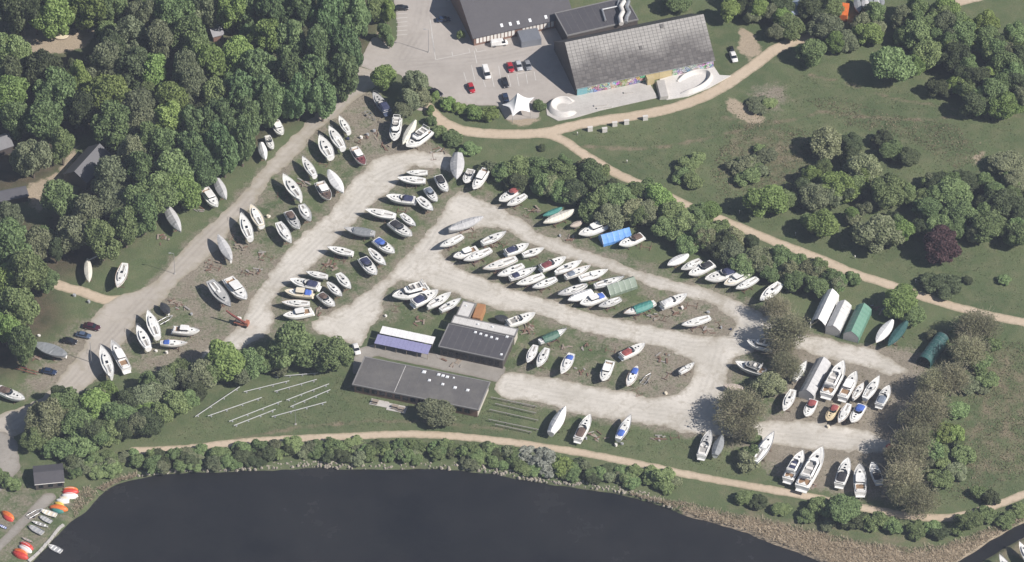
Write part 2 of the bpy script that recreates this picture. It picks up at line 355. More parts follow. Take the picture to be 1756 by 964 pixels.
WILDS = [[(1250,215),(1330,205),(1400,232),(1390,290),(1470,310),(1450,345),(1300,330),(1230,345),(1220,290)], [(1380,170),(1440,165),(1520,195),(1640,215),(1690,270),(1640,290),(1560,240),(1450,215)], [(1640,580),(1800,590),(1800,800),(1640,860),(1600,820),(1660,700)], [(1150,850),(1400,905),(1600,935),(1800,900),(1800,960),(1400,980)], [(1220,800),(1400,850),(1380,870),(1200,830)], [(230,800),(600,790),(900,815),(1140,850),(1130,830),(900,795),(600,780),(250,790)], [(640,540),(760,530),(760,570),(650,570)]]

yard_w = W(YARD); isl_w = W(ISLAND)
n_a = vnoise(2.2); n_b = vnoise(5.0); n_c = vnoise(1.1)
def field(mask, k=1, amp=0.5): return blur(mask, k) + amp * (0.45 * n_a + 0.3 * n_b + 0.35 * n_c)
asph = field(inside(W(ASPHALT)), 1, 0.25)
main = field(inside(W(MAINROAD)), 2, 0.6)
gravel_mask = (inside(yard_w) | inside(W(LANE_B))) & ~inside(isl_w)
grav = field(gravel_mask, 2, 0.7)
pav = field(inside(W(PAVING)), 1, 0.15)
ramp_f = np.maximum(field(inside(W(RAMP)), 1, 0.2), field(inside(W(RAMP2)), 1, 0.3))
path_d = np.full(PX.shape, 1e9)
for pts, hw in PATHS:
    path_d = np.minimum(path_d, seg_dist(smooth_line([tuple(at(*p)[:2]) for p in pts])) - hw)
pathf = np.clip(0.5 - path_d / 1.6, -0.5, 1.5) + 0.35 * (0.5 * n_a + 0.5 * n_c)
main = np.where(asph > 0.5, np.minimum(main, 0.49 - (asph - 0.5)), main)
pathf = np.where(asph > 0.5, np.minimum(pathf, 0.5 - (asph - 0.5)), pathf)
lake_m = inside(W(LAKE)) | inside(W(CANAL))

LANES = [[(790,345),(850,372),(930,410),(1040,452),(1150,488),(1230,512),(1290,545),(1340,575)], [(760,385),(720,445),(660,500),(590,545)], [(730,460),(800,485),(900,518),(1000,548),(1100,572),(1180,590),(1235,592)], [(1235,592),(1222,640),(1205,690),(1180,715)], [(870,660),(960,678),(1060,697),(1180,715)], [(750,272),(690,285),(640,310),(590,370),(540,420),(490,470),(440,540),(390,590)],
         [(625,135),(560,205),(480,280),(400,362),(330,430),(250,515),(180,590),(110,670),(20,730)], [(1250,590),(1380,598),(1480,612),(1545,640)], [(1240,735),(1350,745),(1500,762)], [(700,110),(760,105),(840,98),(920,80)], [(690,100),(720,50),(730,0)]]
track = np.zeros(PX.shape)
for ln in LANES:
    q = seg_dist(smooth_line([tuple(at(*p)[:2]) for p in ln])) + 0.5 * n_b
    for off in (0.9, 2.3): track = np.maximum(track, np.exp(-((q - off) / 0.38) ** 2) * (1.0 if off < 1 else .6))
track = np.clip(track * (0.75 + 1.0 * n_b + .6 * n_a), 0, 1)
def sheet(name, f, z, mat):
    ins = f > 0.5
    h, w = f.shape
    a, b_, c, d = ins[:-1, :-1], ins[:-1, 1:], ins[1:, 1:], ins[1:, :-1]
    full = a & b_ & c & d; part_ = (a | b_ | c | d) & ~full
    idx = -np.ones(f.shape, int); used = np.zeros(f.shape, bool)
    for sl in ((slice(0, -1), slice(0, -1)), (slice(0, -1), slice(1, None)), (slice(1, None), slice(1, None)), (slice(1, None), slice(0, -1))): used[sl] |= full
    idx[used] = np.arange(used.sum())
    V = [tuple(p) for p in np.stack([PX[used], PY[used], np.full(used.sum(), z)], 1).tolist()]
    E = list(np.clip(f[used], 0, 1)); F = []
    jj, ii = np.nonzero(full)
    F = np.stack([idx[jj, ii], idx[jj, ii + 1], idx[jj + 1, ii + 1], idx[jj + 1, ii]], 1).tolist()
    for j, i in zip(*np.nonzero(part_)):
        cs = [(j, i), (j, i + 1), (j + 1, i + 1), (j + 1, i)]; poly = []
        for k in range(4):
            p, q = cs[k], cs[(k + 1) % 4]; fp, fq = f[p], f[q]
            if fp > 0.5: poly.append((PX[p], PY[p], z)); E.append(min(fp, 1))
            if (fp > 0.5) != (fq > 0.5):
                t = (0.5 - fp) / (fq - fp)
                poly.append((PX[p] + (PX[q] - PX[p]) * t, PY[p] + (PY[q] - PY[p]) * t, z)); E.append(0.5)
        o = len(V); V += poly; F.append(list(range(o, o + len(poly))))
    me = bpy.data.meshes.new(name); me.from_pydata(V, [], F); me.materials.append(mat)
    at_ = me.attributes.new('edge', 'FLOAT', 'POINT'); at_.data.foreach_set('value', np.array(E, np.float32))
    va = np.array(V)[:, :2]; ti = np.clip(np.round((va[:, 0] - GX[0]) / RES).astype(int), 0, len(GX) - 1); tj = np.clip(np.round((va[:, 1] - GY[0]) / RES).astype(int), 0, len(GY) - 1)
    at2 = me.attributes.new('track', 'FLOAT', 'POINT'); at2.data.foreach_set('value', track[tj, ti].astype(np.float32))
    me.update()
    return tag(link(name, me), kind='structure')

M_GRAVEL = surface_mat('gravel', (0.455, 0.43, 0.38), (0.60, 0.572, 0.52), (0.31, 0.28, 0.225))
M_MAIN = surface_mat('rolled_stone_road', (0.36, 0.33, 0.288), (0.435, 0.40, 0.355), (0.30, 0.27, 0.21), 0.06, 0.5)
M_ASPH = surface_mat('old_asphalt', (0.345, 0.318, 0.290), (0.43, 0.398, 0.366), (0.33, 0.30, 0.265), 0.05, 0.6)
M_PATH = surface_mat('path_gravel', (0.455, 0.37, 0.275), (0.52, 0.435, 0.335), (0.27, 0.235, 0.16))
M_PAVE = surface_mat('concrete_paving', (0.24, 0.225, 0.20), (0.32, 0.30, 0.27), (0.22, 0.2, 0.17), 0.12, 0.8)
sheet('parking_lot', asph, 0.060, M_ASPH)
sheet('main_road', main, 0.045, M_MAIN)
sheet('yard_lane', grav, 0.030, M_GRAVEL)
sheet('footpath', pathf, 0.015, M_PATH)
sheet('pavement', np.where(grav > 0.5, np.minimum(pav, 0.5 - (grav - 0.5)), pav), 0.075, M_PAVE)
sheet('slipway_road', ramp_f, 0.052, M_PAVE)

# ground as one sheet, fine near the yard and reaching to the horizon
def ground():
    step = 1.2
    core_x = np.arange(-180, 180.01, step); core_y = np.arange(-140, 152.01, step)
    far = np.array([190, 210, 250, 320, 450, 700, 1200, 2400.])
    X = np.concatenate([-far[::-1], core_x, far]); Y = np.concatenate([-far[::-1], core_y, far])
    nx, ny = len(X), len(Y)
    gx, gy = np.meshgrid(X, Y)
    def samp(a, outside=0.0):
        i = np.clip(np.round((gx - GX[0]) / RES).astype(int), 0, len(GX) - 1); j = np.clip(np.round((gy - GY[0]) / RES).astype(int), 0, len(GY) - 1)
        return a[j, i]
    lk = blur(lake_m, 2, 2) + 0.12 * n_a + 0.1 * n_b
    l = samp(lk); z = np.where(l > 0.15, -np.clip((l - 0.15) / 0.7, 0, 1) * 1.9, 0.0)
    z += np.where(l < 0.02, samp(0.10 * (n_b + n_a)) * (samp(blur((asph > .4) | (main > .4) | (grav > .4) | (pathf > .3) | (pav > .4) | (ramp_f > .4), 3, 1)) < 0.02), 0.0)
    z -= 0.06 * (np.abs(z) > 0) * (l < 0.02)
    road_near = np.clip(blur((main > .45) | (grav > .45), 5, 2) * 1.25, 0, 1)
    dirt = 0.43 * blur(inside(W(YARDALL)), 5, 1) + 0.33 * road_near
    for i_, p in enumerate(DIRTIER): dirt += (0.55 if i_ == 0 else 0.26) * blur(inside(W(p)), 5, 2)
    dirt += 0.22 * (blur(pathf > .5, 2, 1))
    litter = blur(inside(W(FOREST)), 5, 2)
    for p in CLEAR: litter *= 1 - 0.9 * blur(inside(W(p)), 3, 2)
    sand = sum(blur(inside(W(p)), 3, 2) for p in SANDS)
    wild = np.clip(sum(wt * blur(inside(W(p)), 9, 3) for p, wt in zip(WILDS, (.62, .5, .55, 1, .8, 1, .8))), 0, 1)
    for ln in ([(1390,128),(1450,142),(1520,165),(1600,180),(1700,195),(1800,200)], [(1400,190),(1480,200),(1560,205),(1640,200)], [(1240,200),(1300,215),(1400,195)], [(1000,250),(1100,255),(1200,240),(1300,215)], [(1650,640),(1690,700),(1640,790),(1600,850)], [(1700,620),(1730,700),(1700,790)], [(600,725),(700,722),(860,735)], [(380,760),(500,735),(600,725)]):
        wild = np.maximum(wild, .75 * np.exp(-(seg_dist(smooth_line([tuple(at(*p)[:2]) for p in ln])) / 1.1) ** 2))
    bank = np.clip((lk - 0.32) / 0.25, 0, 1)
    V = np.stack([gx.ravel(), gy.ravel(), z.ravel()], 1)
    a = (np.arange(ny - 1)[:, None] * nx + np.arange(nx - 1)[None]).ravel()
    F = np.stack([a, a + 1, a + nx + 1, a + nx], 1)
    me = bpy.data.meshes.new('ground'); me.from_pydata(V.tolist(), [], F.tolist()); me.materials.append(ground_mat())
    for nme, arr in (('dirt', dirt), ('litter', litter), ('sand', sand), ('wild', wild), ('bank', bank)):
        t = me.attributes.new(nme, 'FLOAT', 'POINT'); t.data.foreach_set('value', samp(arr).ravel().astype(np.float32))
    me.polygons.foreach_set('use_smooth', [True] * len(me.polygons))
    tag(link('ground', me), kind='structure')
    return lk
lake_field = ground()

def water():
    m, nt, b = newmat('water')
    n = noise(nt, 0.7, 4, 0.6); n2 = noise(nt, 0.022, 7, 0.72)
    nt.links.new(ramp(nt, n2, [(0.3, (0.008, 0.009, 0.011)), (0.7, (0.027, 0.027, 0.027))]), b.inputs['Base Color'])
    nt.links.new(ramp(nt, n2, [(0.35, 0.12), (0.65, 0.32)]), b.inputs['Roughness']); b.inputs['IOR'].default_value = 1.33
    bump(nt, b, n, 0.25, 0.10)
    w = W([(-80,790),(1520,790),(1900,820),(1900,1300),(-300,1300)])
    mb = MB(); mb.add([(x, y, -0.75) for x, y in w], [tuple(range(len(w)))[::-1]])
    o = part('water', mb, None, m); tag(o, kind='structure')
    me = o.data
    if me.polygons[0].normal.z < 0: me.flip_normals()
water()
# ------------------------------------------------------------------ buildings
ROOFD = worn('felt_roof', (0.110, 0.106, 0.104), (0.175, 0.168, 0.155), 0.75, 0.16, 0.85)
ROOFD2 = worn('dark_metal_roof', (0.078, 0.075, 0.082), (0.098, 0.094, 0.10), 0.6, 0.2, 0.6)
ROOFW = worn('pale_felt_roof', (0.62, 0.61, 0.59), (0.47, 0.46, 0.44), 0.6, 0.4, 0.8)
ROOFL = worn('lavender_sheet', (0.27, 0.27, 0.45), (0.22, 0.22, 0.36), 0.5, 0.4, 0.5)
WALLW = worn('pale_render_wall', (0.55, 0.51, 0.45), (0.42, 0.39, 0.34), 0.5, 0.6)
WALLB = worn('brick_wall', (0.24, 0.145, 0.11), (0.17, 0.11, 0.09), 0.6, 0.8)
WALLD = worn('dark_timber_wall', (0.075, 0.065, 0.06), (0.12, 0.10, 0.09), 0.5, 0.9)
CONC = worn('concrete', (0.50, 0.48, 0.45), (0.38, 0.36, 0.33), 0.6, 0.25, 0.8)
CONCW = worn('pale_concrete', (0.62, 0.60, 0.57), (0.50, 0.48, 0.45), 0.6, 0.3, 0.8)
DOME = plain('skylight_acrylic', (0.70, 0.72, 0.74), 0.3, 0.08)
PANELW = plain('white_panel', (0.72, 0.70, 0.66), 0.5, 0.08)
TIMBER = worn('weathered_timber', (0.30, 0.25, 0.20), (0.20, 0.17, 0.14), 0.6, 1.2, 0.9)
ALU = plain('anodised_aluminium', (0.52, 0.53, 0.53), 0.5, 0.1)

def rect3(p0, p1, p2, h):
    """roof rectangle from three picture corners at height h: origin, unit u, unit v, lengths"""
    a = at(*p0, h); b = at(*p1, h); c = at(*p2, h)
    u = (b - a); L = u.length; u.normalize(); v = Vector((-u.y, u.x, 0)); D = (c - a).dot(v)
    if D < 0: v = -v; D = -D
    return a, u, v, L, D
class Frame:
    """local frame: x along u, y along v (origin on the ground)"""
    def __init__(s, a, u, v): s.a = Vector((a.x, a.y, 0)); s.u = u; s.v = v
    def __call__(s, x, y, z): return s.a + s.u * x + s.v * y + Vector((0, 0, z))
    def quad(s, mb, pts, mi=0): mb.add([s(*p) for p in pts], [tuple(range(len(pts)))], mi)
    def box(s, mb, x0, x1, y0, y1, z0, z1, mi=0):
        P = [s(x, y, z) for z in (z0, z1) for x, y in ((x0, y0), (x1, y0), (x1, y1), (x0, y1))]
        F = [(3, 2, 1, 0), (4, 5, 6, 7), (0, 1, 5, 4), (1, 2, 6, 5), (2, 3, 7, 6), (3, 0, 4, 7)]
        if s.u.cross(s.v).z < 0: F = [tuple(reversed(f)) for f in F]
        mb.add(P, F, mi)
def rel(fr, root):
    root.location = fr.a; 
    return fr
def place(parts, origin):
    """move parts authored in world space under a root empty at origin"""
    for o in parts: o.location = -Vector(origin)

def flat_building(name, label, p0, p1, p2, h, wallm, roofm, over=0.35, parapet=0.12, windows=(), domes=(), extras=None):
    a, u, v, L, D = rect3(p0, p1, p2, h)
    fr = Frame(a, u, v); root = thing(name, label, 'building', fr.a)
    ps = []
    def P(nm, mb, *m):
        o = part(nm, mb, root, *m); o.location = -fr.a; ps.append(o); return o
    mb = MB(); fr.box(mb, over, L - over, over, D - over, 0, h - 0.25); P('wall', mb, wallm)
    mb = MB(); fr.box(mb, 0, L, 0, D, h - 0.25, h); rf = P('roof', mb, roofm)
    e = 0.28
    for x0, x1, y0, y1 in ((0, L, 0, e), (0, L, D - e, D), (0, e, e, D - e), (L - e, L, e, D - e)):
        mb = MB(); fr.box(mb, x0 - .03, x1 + .03, y0 - .03, y1 + .03, h - 0.3, h + parapet); P('parapet', mb, worn('parapet_' + name, (0.22, 0.215, 0.21), (0.15, 0.15, 0.15), 0.5))
    ns = int(L / 2.1)
    for i in range(1, ns):
        mb = MB(); x = L * i / ns; fr.box(mb, x - .05, x + .05, .3, D - .3, h, h + .018); P('roof_seam', mb, plain('seam_' + name, (.125, .122, .122) if roofm in (ROOFD, ROOFD2) else (.45, .44, .42), .8, .3))
    for (fx, fy, w) in domes:
        x, y = fx * L, fy * D
        mb = MB(); fr.box(mb, x - w / 2, x + w / 2, y - w / 2, y + w / 2, h, h + 0.18)
        q = w * 0.32
        mb.prism([fr(x + i * w / 2, y + j * w / 2, h + .18) for i, j in ((-1, -1), (1, -1), (1, 1), (-1, 1))], [fr(x + i * q, y + j * q, h + .36) for i, j in ((-1, -1), (1, -1), (1, 1), (-1, 1))])
        P('skylight', mb, DOME)
    for side, f0, f1, z0, z1 in windows:
        mb = MB(); t = 0.06
        if side == 'v1': fr.box(mb, f0 * L, f1 * L, D - over - .02, D - over + t, z0, z1)
        if side == 'v0': fr.box(mb, f0 * L, f1 * L, over - t, over + .02, z0, z1)
        if side == 'u1': fr.box(mb, L - over - .02, L - over + t, f0 * D, f1 * D, z0, z1)
        P('window', mb, GLASS)
    return root, fr, L, D, P

# lower clubhouse
win = [('v1', 0.03 + i * 0.061, 0.03 + i * 0.061 + 0.042, 0.9, 2.3) for i in range(15)]
root, fr, L, D, P = flat_building('clubhouse', 'long clubhouse with flat dark felt roof above the mast lawn', (625,611.5), (841,655), (603.5,659.5), 3.3, WALLB, ROOFD, 0.5, 0.1, win,
    [(0.485, .12, 1.1), (0.60, .11, .9), (0.635, .12, .9), (0.67, .13, .9), (0.72, .12, .5), (0.55, .36, .8), (.66, .40, .8), (.76, .43, .9), (.86, .43, .9)])
for k in (0.33,):
    mb = MB(); fr.box(mb, L * k, L * k + 0.12, 0.4, D - .4, 3.3, 3.36); P('roof_seam', mb, ROOFW)
mb = MB(); fr.box(mb, L - .48, L - .40, 0.6, D - .6, 0.2, 2.95); P('gable_cladding', mb, WALLW)
mb = MB(); fr.box(mb, L * .30, L * .45, D + 1.0, D + 3.8, 0.0, 0.10); fr.box(mb, L * .16, L * .3, D + .6, D + 3.0, 0.0, 0.08)
tag(part('terrace', mb, None, CONC), kind='structure')
for i, (fx, dy) in enumerate(((.2, 2.0), (.36, 2.4), (.41, 2.8))):
    c = fr(L * fx, D + dy, 0)
    r = thing('picnic_table', 'brown picnic table on the terrace behind the clubhouse', 'table', (c.x, c.y, 0.09), math.atan2(fr.u.y, fr.u.x), 'terrace picnic tables')
    mb = MB(); mb.box((0, 0, .74), (1.8, .75, .06)); part('table_top', mb, r, TIMBER)
    for s in (-1, 1):
        mb = MB(); mb.box((0, s * .7, .44), (1.8, .26, .05)); part('bench', mb, r, TIMBER)
        mb = MB(); mb.box((s * .65, 0, .2), (.08, 1.4, .08)); mb.box((s * .65, 0, .40), (.08, .5, .62)); part('leg', mb, r, TIMBER)

# upper clubhouse: dark wing, pale strip wing and pale block
win = [('v1', 0.06 + i * 0.1, 0.06 + i * 0.1 + 0.065, 0.7, 2.4) for i in range(9)]
root, fr, L, D, P = flat_building('workshop_hall', 'dark flat roofed hall between pale roofed wings and lavender shed', (769.5,554.6), (881.5,578.4), (746.5,593), 3.9, WALLD, ROOFD2, 0.45, 0.06, win,
    [(.43 + i * .085, .14 + .02 * i, .75) for i in range(5)] + [(.90, .05, .8), (.93, .80, .7)])
root, fr2, L2, D2, P2 = flat_building('pale_wing', 'low wing with whitish roof running along the dark hall', (779,540.5), (889,564), (770.6,553.4), 3.5, WALLW, ROOFW, 0.2, 0.08, [], [(.4, .5, .5), (.62, .45, .5)])
root, fr2, L2, D2, P2 = flat_building('pale_block', 'whitish roofed block beside the orange container', (794,515.6), (816.5,520.6), (780,540.0), 3.4, WALLW, ROOFW, 0.2, 0.08, [], [(.4, .3, .4)])
def container(name, label, p0, p1, p2, h, m, topm=None):
    a, u, v, L, D = rect3(p0, p1, p2, h); fr = Frame(a, u, v); root = thing(name, label, 'container', fr.a)
    mb = MB(); fr.box(mb, 0, L, 0, D, 0.05, h); o = part('body', mb, root, m); o.location = -fr.a
    n = int(max(L, D) / 0.45)
    mb = MB()
    for i in range(n):
        t = (i + .5) / n
        if D > L: fr.box(mb, 0.1, L - .1, D * t - .12, D * t + .12, h, h + .05)
        else: fr.box(mb, L * t - .12, L * t + .12, 0.1, D - .1, h, h + .05)
    o = part('roof_ribs', mb, root, topm or m); o.location = -fr.a
    for q in (0, 1):
        mb = MB(); 
        if D > L: fr.box(mb, L * (.04 + .5 * q), L * (.46 + .5 * q), D, D + .05, .15, h - .1)
        else: fr.box(mb, L, L + .05, D * (.04 + .5 * q), D * (.46 + .5 * q), .15, h - .1)
        o = part('door', mb, root, m); o.location = -fr.a
    return root
container('storage_container', 'rusty orange container against the pale roofed block', (819,520), (833,522.5), (808.5,543.5), 2.7, worn('container_orange', (0.42, 0.22, 0.10), (0.30, 0.14, 0.07), .6, .6))
container('storage_container', 'bright orange container under trees beyond the meadow', tp('Z5',668,15), tp('Z5',712,20), tp('Z5',672,88), 2.6, ORANGE)
container('storage_container', 'grey blue container in front of the white panelled wall', tp('Z3',945,340), tp('Z3',1165,305), tp('Z3',960,468), 2.4, worn('container_grey', (0.20, 0.215, 0.245), (0.15, 0.16, 0.18), .5, .6))

# white and lavender shed roofs
def shed_roof(name, label, p0, p1, p2, h0, h1, m, post=6):
    a, u, v, L, D = rect3(p0, p1, p2, (h0 + h1) / 2); fr = Frame(a, u, v); root = thing(name, label, 'shelter', fr.a)
    n = 14
    for i in range(n):
        x0, x1 = L * i / n + .015, L * (i + 1) / n - .015
        mb = MB(); zz = 0.02 * (i % 2)
        mb.prism([fr(x0, 0, h0 - .06), fr(x1, 0, h0 - .06), fr(x1, D, h1 - .06), fr(x0, D, h1 - .06)][::(1 if u.cross(v).z > 0 else -1)], [fr(x0, 0, h0 + zz), fr(x1, 0, h0 + zz), fr(x1, D, h1 + zz), fr(x0, D, h1 + zz)][::(1 if u.cross(v).z > 0 else -1)])
        o = part('roof_sheet', mb, root, m); o.location = -fr.a
    for i in range(post):
        for y, hh in ((.15, h0), (D - .15, h1)):
            p = fr(.2 + (L - .4) * i / (post - 1), y, 0); mb = MB(); mb.tube(p, p + Vector((0, 0, hh - .1)), .07); o = part('post', mb, root, TIMBER); o.location = -fr.a
    return fr, L, D
shed_roof('open_shed', 'long narrow open shed with bright white sheet roof', (656,559.6), (747,578.7), (652.5,571), 3.2, 2.9, worn('white_sheet', (0.80, 0.80, 0.80), (0.6, 0.6, 0.6), .4, .6))
shed_roof('lean_to_shed', 'long lean-to with lavender sheet roof beside white roofed shed', (648,574), (740,593), (642.5,588), 2.6, 2.2, ROOFL)

# gabled halls
def gable_hall(name, label, e0, e1, eave, depth, ridge, wallm, roofm, over=0.4, back=None):
    """front eave from picture point e0 to e1 at height eave, ridge 'depth' metres behind it"""
    a = at(*e0, eave); b = at(*e1, eave); u = b - a; L = u.length; u.normalize(); v = Vector((-u.y, u.x, 0))
    fr = Frame(a, u, v); root = thing(name, label, 'building', fr.a)
    def P(nm, mb, *m):
        o = part(nm, mb, root, *m); o.location = -fr.a; return o
    D = depth * 2 if back is None else depth + back
    zb = eave if back is None else ridge - (ridge - eave) / depth * back
    mb = MB(); i = over
    s = (ridge - eave) / depth; low = 0.22
    A = [fr(i, i, 0), fr(i, i, eave + s * i - low), fr(i, depth, ridge - low), fr(i, D - i, zb + s * i - low), fr(i, D - i, 0)]
    B = [fr(L - i, i, 0), fr(L - i, i, eave + s * i - low), fr(L - i, depth, ridge - low), fr(L - i, D - i, zb + s * i - low), fr(L - i, D - i, 0)]
    mb.loft([A, B], 0, False, True); P('wall', mb, wallm)
    t = 0.18; roofs = []
    for y0, z0, y1, z1 in ((0, eave, depth, ridge), (D, zb, depth, ridge)):
        mb = MB(); q = [fr(0, y0, z0), fr(L, y0, z0), fr(L, y1, z1), fr(0, y1, z1)]
        if y0 > y1: q = q[::-1]
        mb.prism([p - Vector((0, 0, t)) for p in q], q); roofs.append(P('roof', mb, roofm))
    return root, fr, L, D, s, P, roofs

# big hall with sheet grid roof
M_SHEET = None
def hall_mat():
    m, nt, b = newmat('fibre_cement_sheets')
    n1 = noise(nt, 0.10, 6, 0.6); n2 = noise(nt, 1.2, 5, 0.65)
    oi = attr(nt, 'tone')
    k = math_(nt, 'ADD', math_(nt, 'MULTIPLY', attr(nt, 'up'), 0.75), math_(nt, 'MULTIPLY', math_(nt, 'SUBTRACT', n1, 0.5), 1.0))  # sheets turn paler towards the ridge, broken up by noise
    col = mix(nt, ramp(nt, k, [(0.18, 0.0), (0.60, 1.0)]), (0.088, 0.082, 0.080), (0.315, 0.305, 0.29))
    col = mix(nt, math_(nt, 'MULTIPLY', oi, 0.25), col, (0.30, 0.285, 0.27))
    col = mix(nt, 0.5, col, ramp(nt, n2, [(0.3, (0.62, 0.62, 0.62)), (0.7, (1.15, 1.15, 1.15))]), 'MULTIPLY')
    nt.links.new(col, b.inputs['Base Color']); b.inputs['Roughness'].default_value = 0.9
    return m
hall_root, fr, L, D, s, P, roofs = gable_hall('skate_hall', 'large gabled hall with grey sheet roof paler towards the ridge and graffiti wall', (988,152), (1226.5,103), 3.2, 11.3, 12.0, WALLD, worn('hall_roof_base', (0.06, 0.056, 0.055), (0.08, 0.075, 0.07), .5, .5), 0.3)
hm = hall_mat()
NC, NR = 34, 15
mb = MB(); tone = []; ups = []
rr = random.Random(3)
for r_ in range(NR):
    for c_ in range(NC):
        x0, x1 = L * c_ / NC + .05, L * (c_ + 1) / NC - .05; y0, y1 = 11.3 * r_ / NR + .05, 11.3 * (r_ + 1) / NR - .01
        f = lambda x, y, dz: fr(x, y, 3.2 + s * y + dz)
        dz = rr.uniform(.05, .07)
        mb.prism([f(x0, y0, 0.005), f(x1, y0, 0.005), f(x1, y1, 0.005), f(x0, y1, 0.005)], [f(x0, y0, dz + .03), f(x1, y0, dz + .03), f(x1, y1, dz - .02), f(x0, y1, dz - .02)])
        tv = rr.random(); tone += [tv] * 16; ups += [r_ / NR] * 16
o = P('roof_sheets', mb, hm); o['kind'] = 'stuff'
for nm, arr in (('tone', tone), ('up', ups)):
    t_ = o.data.attributes.new(nm, 'FLOAT', 'POINT'); t_.data.foreach_set('value', np.array((arr + [0] * len(o.data.vertices))[:len(o.data.vertices)], np.float32))
for fx, fy in ((.50, .52), (.68, .88)):
    mb = MB(); y = fy * 11.3; mb.prism([fr(L * fx + i, y + j, 3.2 + s * (y + j) + .1) for i, j in ((0, 0), (.9, 0), (.9, .9), (0, .9))], [fr(L * fx + i, y + j, 3.2 + s * (y + j) + .3) for i, j in ((0, 0), (.9, 0), (.9, .9), (0, .9))]); P('roof_hatch', mb, ROOFD)
def graffiti():
    m, nt, b = newmat('graffiti_paint')
    tc = N(nt, 'ShaderNodeTexCoord')
    nz = N(nt, 'ShaderNodeTexNoise'); nz.inputs['Scale'].default_value = .9; nt.links.new(tc.outputs['Object'], nz.inputs['Vector'])
    add = mix(nt, 0.35, tc.outputs['Object'], nz.outputs['Color'], 'ADD')
    vo = N(nt, 'ShaderNodeTexVoronoi'); vo.inputs['Scale'].default_value = 0.85; nt.links.new(add, vo.inputs['Vector'])
    hs = N(nt, 'ShaderNodeHueSaturation'); hs.inputs['Saturation'].default_value = 0.75; hs.inputs['Value'].default_value = 0.62
    nt.links.new(vo.outputs['Color'], hs.inputs['Color'])
    v2 = N(nt, 'ShaderNodeTexVoronoi'); v2.feature = 'DISTANCE_TO_EDGE'; v2.inputs['Scale'].default_value = 1.4; nt.links.new(add, v2.inputs['Vector'])
    col = mix(nt, ramp(nt, v2.outputs['Distance'], [(0.03, 0.0), (0.09, 1.0)]), (0.03, 0.03, 0.035), hs.outputs[0])
    col = mix(nt, ramp(nt, nz.outputs['Fac'], [(0.5, 0.0), (0.65, 0.6)]), col, (0.55, 0.52, 0.45))
    nt.links.new(col, b.inputs['Base Color']); b.inputs['Roughness'].default_value = 0.8
    return m
GRAF = graffiti()
YEL = worn('cream_mural_wall', (0.52, 0.43, 0.24), (0.42, 0.36, 0.22), .5, 1.0)
TEALW = worn('turquoise_mural_wall', (0.16, 0.38, 0.42), (0.35, 0.45, 0.45), .6, 1.2)
x = 0.4; k = 0
while x < L - 3:
    w = rr.uniform(2.6, 4.2); mb = MB(); fr.box(mb, x, min(x + w, L - .4), 0.20, 0.29, 0.05, 2.95)
    P('mural_panel', mb, TEALW if k == 0 else (YEL if k in (6, 7) else GRAF)); x += w + .06; k += 1
mb = MB(); fr.box(mb, -.02, .02 + L, -.06, -.005, 2.95, 3.18); P('gutter', mb, STEEL)
mb = MB(); fr.box(mb, L * .5, L * .5 + 2.2, -1.6, .2, 0, 2.6); P('porch', mb, YEL)

# dark office building at the car park
root, fr, L, D, s, P, roofs = gable_hall('dark_roof_building', 'long building with smooth dark roof and white panelled front at car park', (811,66.5), (985,28), 3.4, 13.0, 9.2, WALLB, ROOFD2, 0.5)
for i in range(22):
    x0 = 1.2 + i * 1.13
    if 10 < i < 13: continue
    mb = MB(); fr.box(mb, x0, x0 + .80, .38, .49, .9, 3.0); P('white_panel', mb, PANELW)
for i in range(9):
    px, py = [(773,265),(868,248),(955,232),(1085,205),(1260,168),(1440,130),(1615,98),(1740,72),(1850,50)][i]
    q = at(*tp('Z3', px, py), 4.9); lx = (q - fr.a).dot(fr.u); ly = max(1.0, (q - fr.a).dot(fr.v))
    mb = MB(); z = 3.4 + s * ly
    mb.prism([fr(lx - .4, ly - .5, z - s * .5 + .02), fr(lx + .4, ly - .5, z - s * .5 + .02), fr(lx + .4, ly + .5, z + s * .5 + .02), fr(lx - .4, ly + .5, z + s * .5 + .02)], [fr(lx - .4, ly - .5, z - s * .5 + .15), fr(lx + .4, ly - .5, z - s * .5 + .15), fr(lx + .4, ly + .5, z + s * .5 + .15), fr(lx - .4, ly + .5, z + s * .5 + .15)])
    P('roof_window', mb, DOME)
# flat annex with ducts
root, fr, L, D, P = flat_building('flat_annex', 'flat dark roofed annex with silver ducts behind the sheet roofed hall', (972.5,61.5), (1095,33.5), (962,20), 5.6, WALLD, ROOFD2, 0.2, 0.12, [], [])
def duct(pts, r, m, nm='duct', Z=5.75):
    mb = MB(); Q = [at(*tp('Z4', x, y), Z + r) for x, y in pts]
    for p, q in zip(Q[:-1], Q[1:]): mb.tube(p, q, r, n=8)
    P(nm, mb, m)
duct([(430,155),(405,72),(520,48),(530,5)], .32, STEEL); duct([(550,180),(540,130),(560,90),(545,50),(570,10)], .75, CONCW); duct([(585,170),(590,130),(610,90),(590,55),(605,10)], .6, STEEL)

